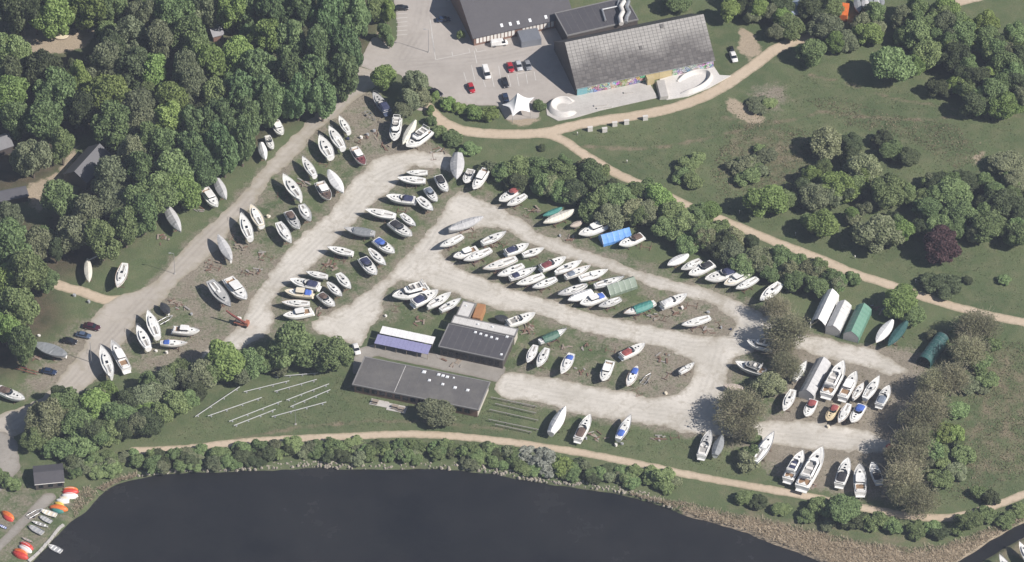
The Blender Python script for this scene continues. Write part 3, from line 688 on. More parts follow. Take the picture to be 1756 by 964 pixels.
# forest cabins and the shore hut
def cabin(name, label, e0, e1, eave, depth, ridge, wallm, roofm, back=None):
    root, fr, L, D, s, P, roofs = gable_hall(name, label, e0, e1, eave, depth, ridge, wallm, roofm, .3, back)
    return root, fr, L, D, P
cabin('forest_lodge', 'grey gabled lodge in the forest beside a sandy track', tp('Z6',480,370), tp('Z6',620,215), 3.0, 4.2, 6.0, WALLD, worn('slate_roof', (0.125, 0.125, 0.135), (0.095, 0.095, 0.1), .5, .5))
cabin('forest_hut', 'small grey roofed hut at the west edge of the forest', (-12,262), (24,250), 2.6, 3.2, 4.6, WALLD, worn('hut_roof', (0.17, 0.17, 0.18), (0.12, 0.12, 0.13), .5, .5))
cabin('playground_shelter', 'low dark shelter with terracotta floor beside the forest track', (0,346), (50,336), 2.2, 3.6, 2.7, WALLD, worn('shelter_roof', (0.11, 0.11, 0.12), (0.08, 0.08, 0.09), .5, .5), 0.6)
cabin('forest_cabin', 'small reddish cabin with pale roof in a forest gap', (365,64), (385,59), 2.2, 2.6, 3.4, WALLB, worn('cabin_roof', (0.30, 0.30, 0.32), (0.22, 0.22, 0.24), .5, .5))
root, fr, L, D, P = cabin('shore_hut', 'dark roofed hut with white fascia by the dinghy shore', (59,831), (111,826), 2.5, 3.6, 3.5, WALLD, ROOFD2)
mb = MB(); fr.box(mb, 0.05, L - .05, -.1, -.02, 2.28, 2.48); P('fascia', mb, PANELW)
for i in range(3):
    mb = MB(); fr.box(mb, 1.2 + i * 2.6, 2.4 + i * 2.6, .2, .27, .8, 1.9); P('window', mb, GLASS)
cabin('garden_shed', 'blue grey roofed shed among trees above the meadow', tp('Z5',285,108), tp('Z5',470,72), 2.4, 3.2, 3.4, WALLD, worn('shed_roof', (0.30, 0.36, 0.45), (0.22, 0.26, 0.32), .5, .5))

# star shaped tent
def star_tent():
    c = at(888, 190, 0); root = thing('star_tent', 'white star shaped stretch tent beside the car park', 'tent', c)
    tips = [tp('R3', 540, 150), tp('R3', 600, 210), tp('R3', 690, 188), tp('R3', 714, 110)]
    T = [at(*p, 2.3) - c for p in tips]; n = 4
    peak = at(*tp('R3', 625, 88), 6.3) - c
    V = [peak]; F = []; ring = []
    rows = 9; per = 8
    outline = []
    for i in range(n):
        a, b_ = T[i], T[(i + 1) % n]
        for k in range(per):
            t = k / per; p = a.lerp(b_, t); pull = math.sin(math.pi * t)
            p = p.lerp(Vector((peak.x, peak.y, 2.2)), 0.22 * pull); p.z += 0.5 * pull; outline.append(p)
    m = len(outline)
    for r_ in range(1, rows + 1):
        t = r_ / rows
        for p in outline:
            q = peak.lerp(p, t); q.z = p.z + (peak.z - p.z) * (1 - t) ** 2.0; V.append(q)
    for j in range(m): F.append((0, 1 + j, 1 + (j + 1) % m))
    for r_ in range(rows - 1):
        for j in range(m):
            a = 1 + r_ * m + j; b_ = 1 + r_ * m + (j + 1) % m; F.append((a, a + m, b_ + m, b_))
    mb = MB(); mb.add(V, F, 0, True); o = part('canopy', mb, root, worn('tent_fabric', (0.80, 0.80, 0.79), (0.68, 0.68, 0.67), .4, .5)); 
    md = o.modifiers.new('thick', 'SOLIDIFY'); md.thickness = 0.03
    mb = MB(); mb.tube((peak.x, peak.y, 0.05), peak, .09); part('mast', mb, root, STEEL)
    for t in T:
        mb = MB(); mb.tube((t.x * 1.02, t.y * 1.02, 0.03), t, .06); part('pole', mb, root, STEEL)
star_tent()

# skate park
def slab(name, pts, h, m, parent=None, z0=0.02, off=None):
    w = W(pts); mb = MB(); A = [Vector((x, y, z0)) for x, y in w]; ar = sum(A[i].x * A[(i + 1) % len(A)].y - A[(i + 1) % len(A)].x * A[i].y for i in range(len(A)))
    if ar < 0: A = A[::-1]
    mb.prism(A, [p + Vector((0, 0, h)) for p in A]); o = part(name, mb, parent, m)
    if off is not None: o.location = -off
    return o
c = at(1060, 180, 0)
root = thing('skate_park', 'pale concrete skate park with curved banks beside the hall', 'skate park', c)
slab('deck_slab', [(993,164),(1112,140),(1128,168),(1030,190),(985,203),(957,208),(938,198),(936,180),(950,170)], .16, CONC, root, .02, c)
slab('bowl_slab', [(1131,137),(1222,112),(1234,130),(1253,131),(1215,152),(1180,166),(1143,172)], .3, CONCW, root, .02, c)
def bowl(cpx, rx, ry, rot, a0, a1, hgt, inner, outer):
    """curved concrete bank: quarter pipe inside, sloping back outside"""
    q = at(*cpx) - c; secs = []; n = 40
    for i in range(n + 1):
        a = R(a0 + (a1 - a0) * i / n); e = min(1, min(i, n - i) / 5 + .25); hh = hgt * e
        prof = [(-inner, .2)] + [(-inner + inner * math.sin(t), .2 + hh - hh * math.cos(t)) for t in [k * math.pi / 2 / 6 for k in range(1, 7)]] + [(.35, .2 + hh), (.35 + outer, .1)]
        ring_ = []
        for d, z in prof:
            x = (rx + d) * math.cos(a); y = (ry + d) * math.sin(a); ring_.append((q.x + x * math.cos(rot) - y * math.sin(rot), q.y + x * math.sin(rot) + y * math.cos(rot), z))
        secs.append(ring_)
    mb = MB(); mb.loft(secs, 0, True); part('quarter_pipe', mb, root, CONCW)
bowl((966,185), 3.4, 3.3, 0, 40, 330, 1.3, 1.5, 1.0)
bowl((1187,143), 6.3, 3.2, R(38), -150, 120, 1.3, 1.3, .8)
mb = MB(); a, b_ = at(1124,144), at(1131,172); d = Vector((1, .1, 0))
mb.prism([a + Vector((0, 0, .1)), b_ + Vector((0, 0, .1)), b_ + d * 2.6 + Vector((0, 0, .1)), a + d * 2.6 + Vector((0, 0, .1))], [a + Vector((0, 0, 1.3)) + d * .3, b_ + Vector((0, 0, 1.3)) + d * .3, b_ + d * 2.6 + Vector((0, 0, 1.5)), a + d * 2.6 + Vector((0, 0, 1.5))])
o = part('ramp', mb, root, CONC); o.location = -c
for q, L_ in (((1030,182), 4), ((1036,186), 4.5), ((1078,160), 3)):
    p = at(*q) - c; mb = MB(); mb.box((p.x, p.y, .38), (L_, .5, .4), 0, .18); part('grind_ledge', mb, root, CONC)

# boat shelters
def shelter(name, label, r0, r1, w, wallh, ridgeh, mats, hoop=False, open_end=True, group=None):
    a = at(*r0, ridgeh); b_ = at(*r1, ridgeh); mid = (a + b_) / 2; d = b_ - a; L = d.length; rz = math.atan2(d.y, d.x)
    root = thing(name, label, 'shelter', (mid.x, mid.y, 0), rz, group)
    n = 7; sec = []
    prof = [(-w / 2, 0.05), (-w / 2, wallh), (-w * .28, wallh + (ridgeh - wallh) * .56), (0, ridgeh), (w * .28, wallh + (ridgeh - wallh) * .56), (w / 2, wallh), (w / 2, 0.05)]
    if hoop: prof = [(-w / 2, .05)] + [(-w / 2 * math.cos(t), wallh + (ridgeh - wallh) * math.sin(t)) for t in [math.pi * k / 8 for k in range(9)]] + [(w / 2, .05)]
    rnd = random.Random(int(mid.x * 10))
    bays = max(4, int(L / 1.6))
    for i in range(bays):
        x0 = -L / 2 + L * i / bays; x1 = -L / 2 + L * (i + 1) / bays; secs = []
        for k in range(4):
            t = k / 3; sag = -.07 * math.sin(math.pi * t) + rnd.uniform(-.015, .015)
            secs.append([(x0 + (x1 - x0) * t, y * (1 + sag * .5), z + (sag if z > .2 else 0)) for y, z in prof])
        mb = MB(); mb.loft(secs, 0, False, False, False); part('cover_panel', mb, root, mats)
        mb = MB()
        for (y0, z0), (y1, z1) in zip(prof[:-1], prof[1:]): mb.tube((x0, y0 * .985, z0), (x0, y1 * .985, z1 - .03), .035, n=4)
        part('frame_hoop', mb, root, STEEL)
    mb = MB(); mb.add([(-L / 2 + .03, y * .97, z * .985) for y, z in prof], [tuple(range(len(prof)))], 0); part('end_cover', mb, root, mats)
    if not open_end:
        mb = MB(); mb.add([(L / 2 - .03, y * .97, z * .985) for y, z in prof], [tuple(range(len(prof)))], 0); part('end_cover', mb, root, TARP['grey'])
    return root
shelter('boat_tunnel_tent', 'bright white open ended boat tent at the end of the shelter row', tp('B6',405,88), tp('B6',258,400), 4.3, 2.6, 4.6, TARP['white'])
shelter('boat_tunnel_tent', 'greyish white boat tent between white and green tents', tp('B6',535,205), tp('B6',412,470), 4.2, 2.4, 4.0, worn('tent_greywhite', (.60, .60, .59), (.40, .40, .40), .7, .6), open_end=False)
shelter('boat_tunnel_tent', 'sea green boat tent with grey front beside greyish tent', tp('B6',735,238), tp('B6',600,530), 4.6, 2.2, 4.0, worn('tent_seagreen', (0.13, 0.27, 0.20), (0.09, 0.20, 0.16), .5, .5), open_end=False)
shelter('boat_tunnel_tent', 'teal boat tent with the shade of the bare trees put into its colour', tp('B6',1545,545), tp('B6',1355,800), 4.0, 2.0, 3.6, TARP['shadedteal'], True)
shelter('boat_tunnel_tent', 'pale grey gabled boat tent beside large white motor yacht', tp('B8',570,80), tp('B8',365,470), 4.4, 2.2, 3.9, TARP['grey'], open_end=False)
shelter('tarpaulin_shelter', 'sage green tarpaulin shelter among white yachts on the long island', tp('B2',1045,518), tp('B2',1392,402), 4.4, 1.0, 3.0, TARP['palegreen'], open_end=False)
shelter('tarpaulin_shelter', 'bright blue tarpaulin shelter by the meadow hedge', tp('B4',1195,645), tp('B4',1500,562), 4.0, 1.1, 3.1, TARP['blue'], open_end=False)
# ------------------------------------------------------------------ boats
def plan_sail(t):
    if t < .42: return .60 + .40 * math.sin(math.pi / 2 * t / .42)
    u = (t - .42) / .58; return max(0.0, 1 - u ** 1.9) ** 0.85
def plan_motor(t):
    if t < .45: return .88 + .12 * math.sin(math.pi / 2 * t / .45)
    u = (t - .45) / .55; return max(0.0, 1 - u ** 2.5) ** 0.80
def plan_dbl(t):
    u = abs(t - .47) / .53; return max(0.0, 1 - u ** 2.1) ** .9
TS = [0, .06, .14, .24, .34, .44, .54, .64, .73, .81, .88, .94, .98, 1.0]
def hull_mesh(name, plan, B, zd, depth, sheer, Lb=5.0, hard=False):
    """hull 10 m long, sheer height zd; returns hull mesh, deck mesh and the sheer function"""
    depth = abs(depth); secs = []; sh = lambda t: zd + sheer * (max(0, t - .35) / .65) ** 2 + sheer * .25 * (max(0, .35 - t) / .35) ** 2
    for t in TS:
        b = max(plan(t) * B / 2, 0.015); x = -Lb + 2 * Lb * t; z = sh(t)
        rise = max(0, (t - .55) / .45) ** 2.2; dd = depth * (1 - rise * .86)
        over = 0.35 * rise * (1 if t > .5 else 0)
        pr = [(1, 0, 0), (1.0, -.12, 0), (.95 if hard else .92, -.42, .3), (.86 if hard else .70, -.74, .7), (.45, -.93, .9), (0, -1, 1)]
        half = [(x - over * k * dd * .6, b * w_, z + dd * h_) for w_, h_, k in pr]
        secs.append([(p[0], -p[1], p[2]) for p in half] + [half[i] for i in range(len(half) - 2, -1, -1)])
    mb = MB(); n = len(secs[0])
    for j in range(n - 1):
        low = 1 if j in (3, 4, 5, 6) else 0
        V = [s[j] for s in secs] + [s[j + 1] for s in secs]; m = len(secs)
        mb.add(V, [(i, i + m, i + m + 1, i + 1)[::-1] for i in range(m - 1)], low, True)
    mb.add(secs[0], [tuple(range(n))], 0)
    me = mb.mesh(name, (WHITE, ANTIF))
    db = MB(); V = []
    for t, s in zip(TS, secs):
        a = s[0]; c = s[-1]; V += [(a[0], a[1] * .95, a[2] - .01), (a[0], 0, a[2] + .05), (c[0], c[1] * .95, c[2] - .01)]
    F = []
    for i in range(len(TS) - 1):
        k = i * 3; F += [(k, k + 3, k + 4, k + 1)[::-1], (k + 1, k + 4, k + 5, k + 2)[::-1]]
    db.add(V, F, 0, True)
    dm = db.mesh('deck', (DECKW,))
    rb = MB()
    for side in (0, 1):
        for i in range(len(TS) - 1):
            p = secs[i][0 if not side else -1]; q = secs[i + 1][0 if not side else -1]
            a = Vector(p); b_ = Vector(q); w = .07 * (1 if not side else -1)
            rb.prism([a, b_, b_ + Vector((0, w, 0)), a + Vector((0, w, 0))][::(1 if not side else -1)], [a + Vector((0, 0, .09)), b_ + Vector((0, 0, .09)), b_ + Vector((0, w, .09)), a + Vector((0, w, .09))][::(1 if not side else -1)])
    rm = rb.mesh('toe_rail', (WHITE,))
    return me, dm, rm, sh
def ring(mb, pts, z0, z1, t=0.12):
    """coaming following a closed plan outline"""
    n = len(pts); cx = sum(p[0] for p in pts) / n; cy = sum(p[1] for p in pts) / n
    inn = []
    for x, y in pts:
        d = math.hypot(x - cx, y - cy); k = (d - t) / d; inn.append((cx + (x - cx) * k, cy + (y - cy) * k))
    for i in range(n):
        j = (i + 1) % n
        o0, o1, i1, i0 = pts[i], pts[j], inn[j], inn[i]
        mb.prism([(*o0, z0), (*o1, z0), (*i1, z0), (*i0, z0)], [(*o0, z1), (*o1, z1), (*i1, z1), (*i0, z1)])
    return inn
def rrect(x0, x1, w0, w1, c=.25):
    """plan outline from x0 (half width w0) to x1 (half width w1) with clipped corners"""
    return [(x0, -w0 + c), (x0 + c, -w0), (x1 - c, -w1), (x1, -w1 + c), (x1, w1 - c), (x1 - c, w1), (x0 + c, w0), (x0, w0 - c)]
def cab(mb, out, z0, z1, shrink=.14, mi=0, dx=0.0):
    n = len(out); cx = sum(p[0] for p in out) / n; cy = sum(p[1] for p in out) / n
    top = []
    for x, y in out:
        d = math.hypot(x - cx, y - cy); k = (d - shrink) / d; top.append((cx + (x - cx) * k + dx, cy + (y - cy) * k, z1))
    mb.prism([(*p, z0) for p in out], top, mi)
PROTO = {}
def proto(kind):
    if kind in PROTO: return PROTO[kind]
    L = []          # (name, mesh, slot key, parent index)
    def add(nm, mb, *m, key=None, par=None):
        me = mb if isinstance(mb, bpy.types.Mesh) else mb.mesh(nm, m); L.append((nm, me, key, par)); return len(L) - 1
    if kind.startswith('sail'):
        v = int(kind[4:] or 0)
        zd = 2.75; hm_, dk, rl, sh = hull_mesh('hull', plan_dbl if v == 3 else plan_sail, 3.2, zd, -1.35, .32)
        h = add('hull', hm_, key='hull'); add('toe_rail', rl, par=h, key='rail'); d = add('deck', dk, key='deck')
        k = MB(); k.loft([[(x0, -.09, z), (x0, .09, z), (x1, .09, z), (x1, -.09, z)] for x0, x1, z in ((-.2, .9, .0 + .16), (-.7, 1.3, 1.75))], 0, False, True); add('keel', k, ANTIF)
        r_ = MB(); r_.box((-4.4, 0, 1.5), (.5, .09, 1.9)); add('rudder', r_, ANTIF)
        x0, x1 = [(-1.3, 2.5), (-.9, 2.9), (-1.8, 1.9), (-1.0, 2.4)][v % 4]
        b = MB(); cab(b, [(x0, -1.0), (x0 + 1.8, -.98), (x1 - .5, -.62), (x1, -.3), (x1, .3), (x1 - .5, .62), (x0 + 1.8, .98), (x0, 1.0)], zd - .02, zd + .48, .16); c = add('cabin', b, DECKW, key='cabin')
        for s in (-1, 1):
            w = MB(); w.prism([(x0 + .3, s * .95, zd + .16), (x0 + 1.8, s * .93, zd + .16), (x0 + 1.8, s * 1.0, zd + .16), (x0 + .3, s * 1.02, zd + .16)][::s], [(x0 + .3, s * .86, zd + .38), (x0 + 1.8, s * .84, zd + .38), (x0 + 1.8, s * .91, zd + .38), (x0 + .3, s * .93, zd + .38)][::s]); add('window', w, GLASS, par=c)
        for hx, hs in ((x1 + .7, .5), (x1 - 1.0, .45)) if v != 2 else ((x1 + .9, .55), (.2, .5), (x0 + .35, .7)):
            q = MB(); zz = zd + (.48 if hx < x1 else .10); q.box((hx, 0, zz + .04), (hs, hs, .09)); add('hatch', q, GLASS, par=c)
        b = MB(); b.box((x0 + .35, 0, zd + .53), (.8, .7, .08)); add('companion_hatch', b, GLASS if v in (0, 3) else WHITE, par=c)
        b = MB(); out = rrect(-4.35 if v != 3 else -3.8, x0 - .02, .72 if v != 3 else .5, .95, .2); inn = ring(b, out, zd, zd + .27, .17); add('cockpit_coaming', b, WHITE, key='hull')
        b = MB(); b.add([(x, y, zd + .085) for x, y in inn], [tuple(range(len(inn)))]); fl = add('cockpit_floor', b, FLOORC)
        for s in (-1, 1):
            b = MB(); b.box(((-4.2 + x0) / 2 - .05, s * .52, zd + .14), (abs(x0 + 4.2) * .86, .44, .12)); add('seat', b, DECKW, par=fl)
        b = MB(); b.tube((-4.1, 0, zd + .3), (-3.0, .08, zd + .42), .04); add('tiller', b, TEAK)
        rr = MB()
        for s in (-1, 1):
            rr.tube((3.7, s * .62, zd + .2), (3.75, s * .6, zd + .85), .03, n=4); rr.tube((3.75, s * .6, zd + .85), (4.95, s * .05, zd + .95), .03, n=4)
        add('pulpit', rr, STEEL)
        canopy_span = (-4.0, x0 + .3, 1.0, 1.05)
    elif kind in ('motor', 'wheelhouse', 'cruiser'):
        zd = 2.25; hm_, dk, rl, sh = hull_mesh('hull', plan_motor, 3.3, zd, -1.45, .38, hard=True)
        h = add('hull', hm_, key='hull'); add('toe_rail', rl, par=h, key='hull'); d = add('deck', dk, key='deck')
        k = MB(); k.box((-.6, 0, .62), (6.5, .14, .7)); add('keel', k, ANTIF)
        if kind == 'motor':
            b = MB(); cab(b, [(-.6, -1.25), (1.6, -1.2), (2.9, -.75), (3.5, -.3), (3.5, .3), (2.9, .75), (1.6, 1.2), (-.6, 1.25)], zd - .02, zd + .42, .22); c = add('cabin', b, DECKW, key='cabin')
            for x in (2.2, 1.0): q = MB(); q.box((x, 0, zd + .46), (.5, .5, .09)); add('hatch', q, GLASS, par=c)
            w = MB(); w.loft([[(x + dx, y * k_, z) for x, y in ((-1.0, -1.3), (-.3, -1.15), (.3, -.6), (.3, .6), (-.3, 1.15), (-1.0, 1.3))] for dx, z, k_ in ((0, zd + .40, 1), (-.45, zd + 1.0, .93))], 0, False, False, False); ws = add('windscreen', w, GLASS)
            q = MB(); q.loft([[(x - .45, y * .93 * k_, zd + 1.0 + z) for x, y in ((-1.0, -1.3), (-.3, -1.15), (.3, -.6), (.3, .6), (-.3, 1.15), (-1.0, 1.3))] for k_, z in ((1, 0), (.985, .07))], 0, False, False, False); add('windscreen_frame', q, STEEL, par=ws)
            b = MB(); out = rrect(-4.7, -.62, 1.25, 1.38, .25); inn = ring(b, out, zd, zd + .45, .2); add('cockpit_coaming', b, WHITE, key='hull')
            b = MB(); b.add([(x, y, zd + .09) for x, y in inn], [tuple(range(len(inn)))]); fl = add('cockpit_floor', b, FLOORC)
            b = MB(); b.box((-4.2, 0, zd + .3), (.6, 1.9, .36)); add('seat', b, PANELW, par=fl)
            for s in (-1, 1): b = MB(); b.box((-1.6, s * .7, zd + .38), (.6, .55, .5)); add('seat', b, PANELW, par=fl)
            canopy_span = (-4.75, -.7, 1.28, 1.3)
        elif kind == 'wheelhouse':
            b = MB(); cab(b, [(.4, -1.05), (2.0, -1.0), (3.0, -.6), (3.4, -.25), (3.4, .25), (3.0, .6), (2.0, 1.0), (.4, 1.05)], zd - .02, zd + .45, .15); c0 = add('cabin', b, DECKW, key='cabin')
            q = MB(); q.box((2.1, 0, zd + .48), (.5, .5, .09)); add('hatch', q, GLASS, par=c0)
            b = MB(); cab(b, rrect(-1.9, .9, 1.15, 1.1, .2), zd - .02, zd + 1.15, .1, dx=-.1); c = add('wheelhouse', b, WHITE, key='hull')
            b = MB(); cab(b, rrect(-1.96, .92, 1.19, 1.13, .2), zd + .62, zd + 1.02, .06, dx=-.08); add('window_band', b, GLASS, par=c)
            b = MB(); cab(b, rrect(-2.2, 1.0, 1.2, 1.12, .25), zd + 1.16, zd + 1.25, .05, dx=-.08); add('wheelhouse_roof', b, WHITE, par=c, key='hull')
            b = MB(); out = rrect(-4.7, -1.95, 1.2, 1.3, .25); inn = ring(b, out, zd, zd + .4, .18); add('cockpit_coaming', b, WHITE, key='hull')
            b = MB(); b.add([(x, y, zd + .09) for x, y in inn], [tuple(range(len(inn)))]); fl = add('cockpit_floor', b, TEAK)
            b = MB(); b.box((-4.2, 0, zd + .28), (.55, 1.7, .34)); add('seat', b, PANELW, par=fl)
            canopy_span = (-4.75, -2.0, 1.22, 1.25)
        else:
            b = MB(); cab(b, [(1.4, -1.2), (2.6, -.95), (3.5, -.4), (3.5, .4), (2.6, .95), (1.4, 1.2)], zd - .02, zd + .4, .2); c0 = add('cabin', b, DECKW, key='cabin')
            q = MB(); q.box((2.5, 0, zd + .43), (.55, .55, .09)); add('hatch', q, GLASS, par=c0)
            b = MB(); cab(b, [(-3.0, -1.35), (1.0, -1.3), (1.9, -.7), (1.9, .7), (1.0, 1.3), (-3.0, 1.35)], zd - .02, zd + 1.3, .3, dx=-.15); c = add('superstructure', b, WHITE, key='hull')
            b = MB(); cab(b, [(-2.95, -1.33), (.95, -1.27), (1.8, -.7), (1.8, .7), (.95, 1.27), (-2.95, 1.33)], zd + .5, zd + 1.02, .14, dx=-.06); add('window_band', b, GLASS, par=c)
            b = MB(); out = [(-3.6, -1.0), (-.2, -1.0), (.5, -.6), (.5, .6), (-.2, 1.0), (-3.6, 1.0)]; inn = ring(b, out, zd + 1.28, zd + 1.75, .14); fb = add('flybridge', b, WHITE, key='hull')
            b = MB(); b.add([(x, y, zd + 1.36) for x, y in inn], [tuple(range(len(inn)))]); add('flybridge_floor', b, FLOORC, par=fb)
            b = MB(); b.box((-1.5, 0, zd + 1.6), (.6, 1.3, .45)); b.box((-3.1, 0, zd + 1.55), (.5, 1.5, .35)); add('seat', b, PANELW, par=fb)
            b = MB(); b.loft([[(x + dx, y * k_, z) for x, y in ((-.2, -1.0), (.45, -.58), (.45, .58), (-.2, 1.0))] for dx, z, k_ in ((0, zd + 1.75, 1), (-.25, zd + 2.05, .95))], 0, False, False, False); add('flybridge_screen', b, GLASS, par=fb)
            b = MB()
            for p, q in (((-3.5, -1.1, zd + 1.3), (-3.7, -.9, zd + 2.4)), ((-3.5, 1.1, zd + 1.3), (-3.7, .9, zd + 2.4)), ((-3.7, -.9, zd + 2.4), (-3.7, .9, zd + 2.4))): b.tube(p, q, .09)
            add('radar_arch', b, WHITE, key='hull')
            b = MB(); out = rrect(-4.7, -3.05, 1.2, 1.3, .2); inn = ring(b, out, zd, zd + .4, .16); add('cockpit_coaming', b, WHITE, key='hull')
            b = MB(); b.add([(x, y, zd + .09) for x, y in inn], [tuple(range(len(inn)))]); add('cockpit_floor', b, TEAK)
            canopy_span = (-3.3, .0, .95, .9); 
        b = MB(); b.box((-5.25, 0, zd - 1.05), (.6, 2.3, .09)); add('swim_platform', b, WHITE, key='hull')
        rr = MB()
        for s in (-1, 1):
            pts = [(1.5, s * 1.42, zd + .2), (3.2, s * 1.05, zd + .9), (4.4, s * .5, zd + 1.0), (4.95, s * .03, zd + 1.02)]
            for p, q in zip(pts[:-1], pts[1:]): rr.tube(p, q, .03, n=4)
        add('bow_rail', rr, STEEL)
    elif kind in ('cov', 'covlow'):
        zd = 2.6; hm_, dk, rl, sh = hull_mesh('hull', plan_sail if kind == 'cov' else plan_dbl, 3.2, zd, -1.5, .3)
        h = add('hull', hm_, key='hull'); add('deck', dk, key='deck')
        k = MB(); k.loft([[(x0, -.09, z), (x0, .09, z), (x1, .09, z), (x1, -.09, z)] for x0, x1, z in ((-.2, .9, .16), (-.7, 1.3, 1.5))], 0, False, True); add('keel', k, ANTIF)
        top = .95 if kind == 'cov' else .45; rnd = random.Random(5); secs = []
        pl = plan_sail if kind == 'cov' else plan_dbl
        N_ = 26
        for i in range(N_ + 1):
            t = .0 + i / N_; b = max(.03, pl(t) * 1.62); x = -5.05 + 10.1 * t; z = sh(t)
            r_ = top * min(1, t * 9 + .35) * min(1, (1 - t) * 3.2 + .10); w = .03 * math.sin(i * 2.1) + rnd.uniform(-.03, .03)
            secs.append([(x, -b * 1.02, z - .42 + w), (x, -b * 1.03, z + .03), (x, -b * (.55 + w), z + r_ * .58 + w), (x, 0, z + r_ + w * .6), (x, b * (.55 - w), z + r_ * .58 - w), (x, b * 1.03, z + .03), (x, b * 1.02, z - .42 - w)])
        b = MB(); b.loft(secs, 0, False); add('tarpaulin', b, TARP['white'], key='tarp')
        canopy_span = None
    elif kind in ('dinghy', 'canoe'):
        zd = .95; hm_, dk, rl, sh = hull_mesh('hull', plan_motor if kind == 'dinghy' else plan_dbl, 3.6 if kind == 'dinghy' else 2.4, zd, -.9, .25)
        h = add('hull', hm_, key='hull'); add('gunwale', rl, par=h, key='trim')
        V = MB(); q = []
        for t in TS:
            b = (plan_motor if kind == 'dinghy' else plan_dbl)(t) * (1.55 if kind == 'dinghy' else 1.0); q.append((-5 + 10 * t * .97 + .1, max(b, .02)))
        n = len(q); V.add([(x, -y, zd - .18) for x, y in q] + [(x, y, zd - .18) for x, y in q], [(i, i + 1, n + i + 1, n + i) for i in range(n - 1)]); fl = add('inner_floor', V, FLOORC, key='deck')
        for x in (-3.2, -.3, 2.2): b = MB(); b.box((x, 0, zd - .02), (.9, 2.5 if kind == 'dinghy' else 1.5, .12)); add('thwart', b, TEAK, key='trim', par=fl)
        canopy_span = None
    elif kind == 'upturned':
        rnd = random.Random(9); secs = []
        for i in range(17):
            t = i / 16; b = max(.05, plan_dbl(t) * 1.6); x = -5 + 10 * t; hgt = 2.2 * (plan_dbl(t) ** .6 if 0 < t < 1 else 0.05)
            secs.append([(x, b * math.cos(a) * -1, .02 + hgt * math.sin(a)) for a in [math.pi * k_ / 8 for k_ in range(9)]])
        b = MB(); b.loft(secs, 0, True); h = add('hull', b, WHITE, key='hull')
        b = MB(); b.loft([[(x, -.06, z), (x, .06, z), (x, .06, z + .15), (x, -.06, z + .15)] for x, z in ((-3.8, 1.4), (-2, 2.1), (0, 2.25), (2, 2.1), (3.8, 1.4))], 0, False, True); add('keel_strip', b, TEAK, key='trim')
        zd = 1.2; canopy_span = None
    PROTO[kind] = (L, zd, canopy_span); return PROTO[kind]
def canopy_mesh(span, zd, high):
    x0, x1, w0, w1 = span; secs = []
    n = 7
    for i in range(n):
        t = i / (n - 1); x = x0 + (x1 - x0) * t; w = w0 + (w1 - w0) * t
        e = .72 if i in (0, n - 1) else 1.0; hh = high * (.55 + .45 * t) * (.45 if i in (0, n - 1) else 1) * (1 - .08 * (i % 2))
        secs.append([(x, -w * e, zd + .22), (x, -w * e * .97, zd + hh * .55), (x, -w * e * .6, zd + hh * .93), (x, 0, zd + hh), (x, w * e * .6, zd + hh * .93), (x, w * e * .97, zd + hh * .55), (x, w * e, zd + .22)])
    b = MB(); b.loft(secs, 0, False); return b.mesh('canopy', (CANV['navy'],))
CANM = {}
def tarp_mid():
    if 'tm' in CANM: return CANM['tm']
    secs = []
    for i in range(11):
        t = .12 + .55 * i / 10; b = plan_sail(t) * 1.62; x = -5 + 10 * t; z = 2.78; w = .04 * math.sin(i * 2.3)
        secs.append([(x, -b * 1.03, z - .4), (x, -b * 1.03, z + .05), (x, -b * .5, z + .75 + w), (x, 0, z + .95 - w), (x, b * .5, z + .75 + w), (x, b * 1.03, z + .05), (x, b * 1.03, z - .4)])
    mb = MB(); mb.loft(secs, 0, False); CANM['tm'] = mb.mesh('tarpaulin', (TARP['green'],)); return CANM['tm']
def cradle_mesh():
    if 'cr' in CANM: return CANM['cr']
    mb = MB()
    for x in (-1.8, 1.6):
        mb.box((x, 0, .10), (.16, 2.5, .12))
        for s in (-1, 1):
            mb.tube((x, s * 1.15, .15), (x, s * .98, 1.62), .05, n=5); mb.box((x, s * .94, 1.66), (.35, .16, .12)); mb.tube((x, s * .35, .15), (x, s * 1.05, .95), .035, n=4)
    mb.box((-.1, 0, .07), (3.6, .2, .10)); CANM['cr'] = mb.mesh('boat_cradle', (RUST,)); return CANM['cr']

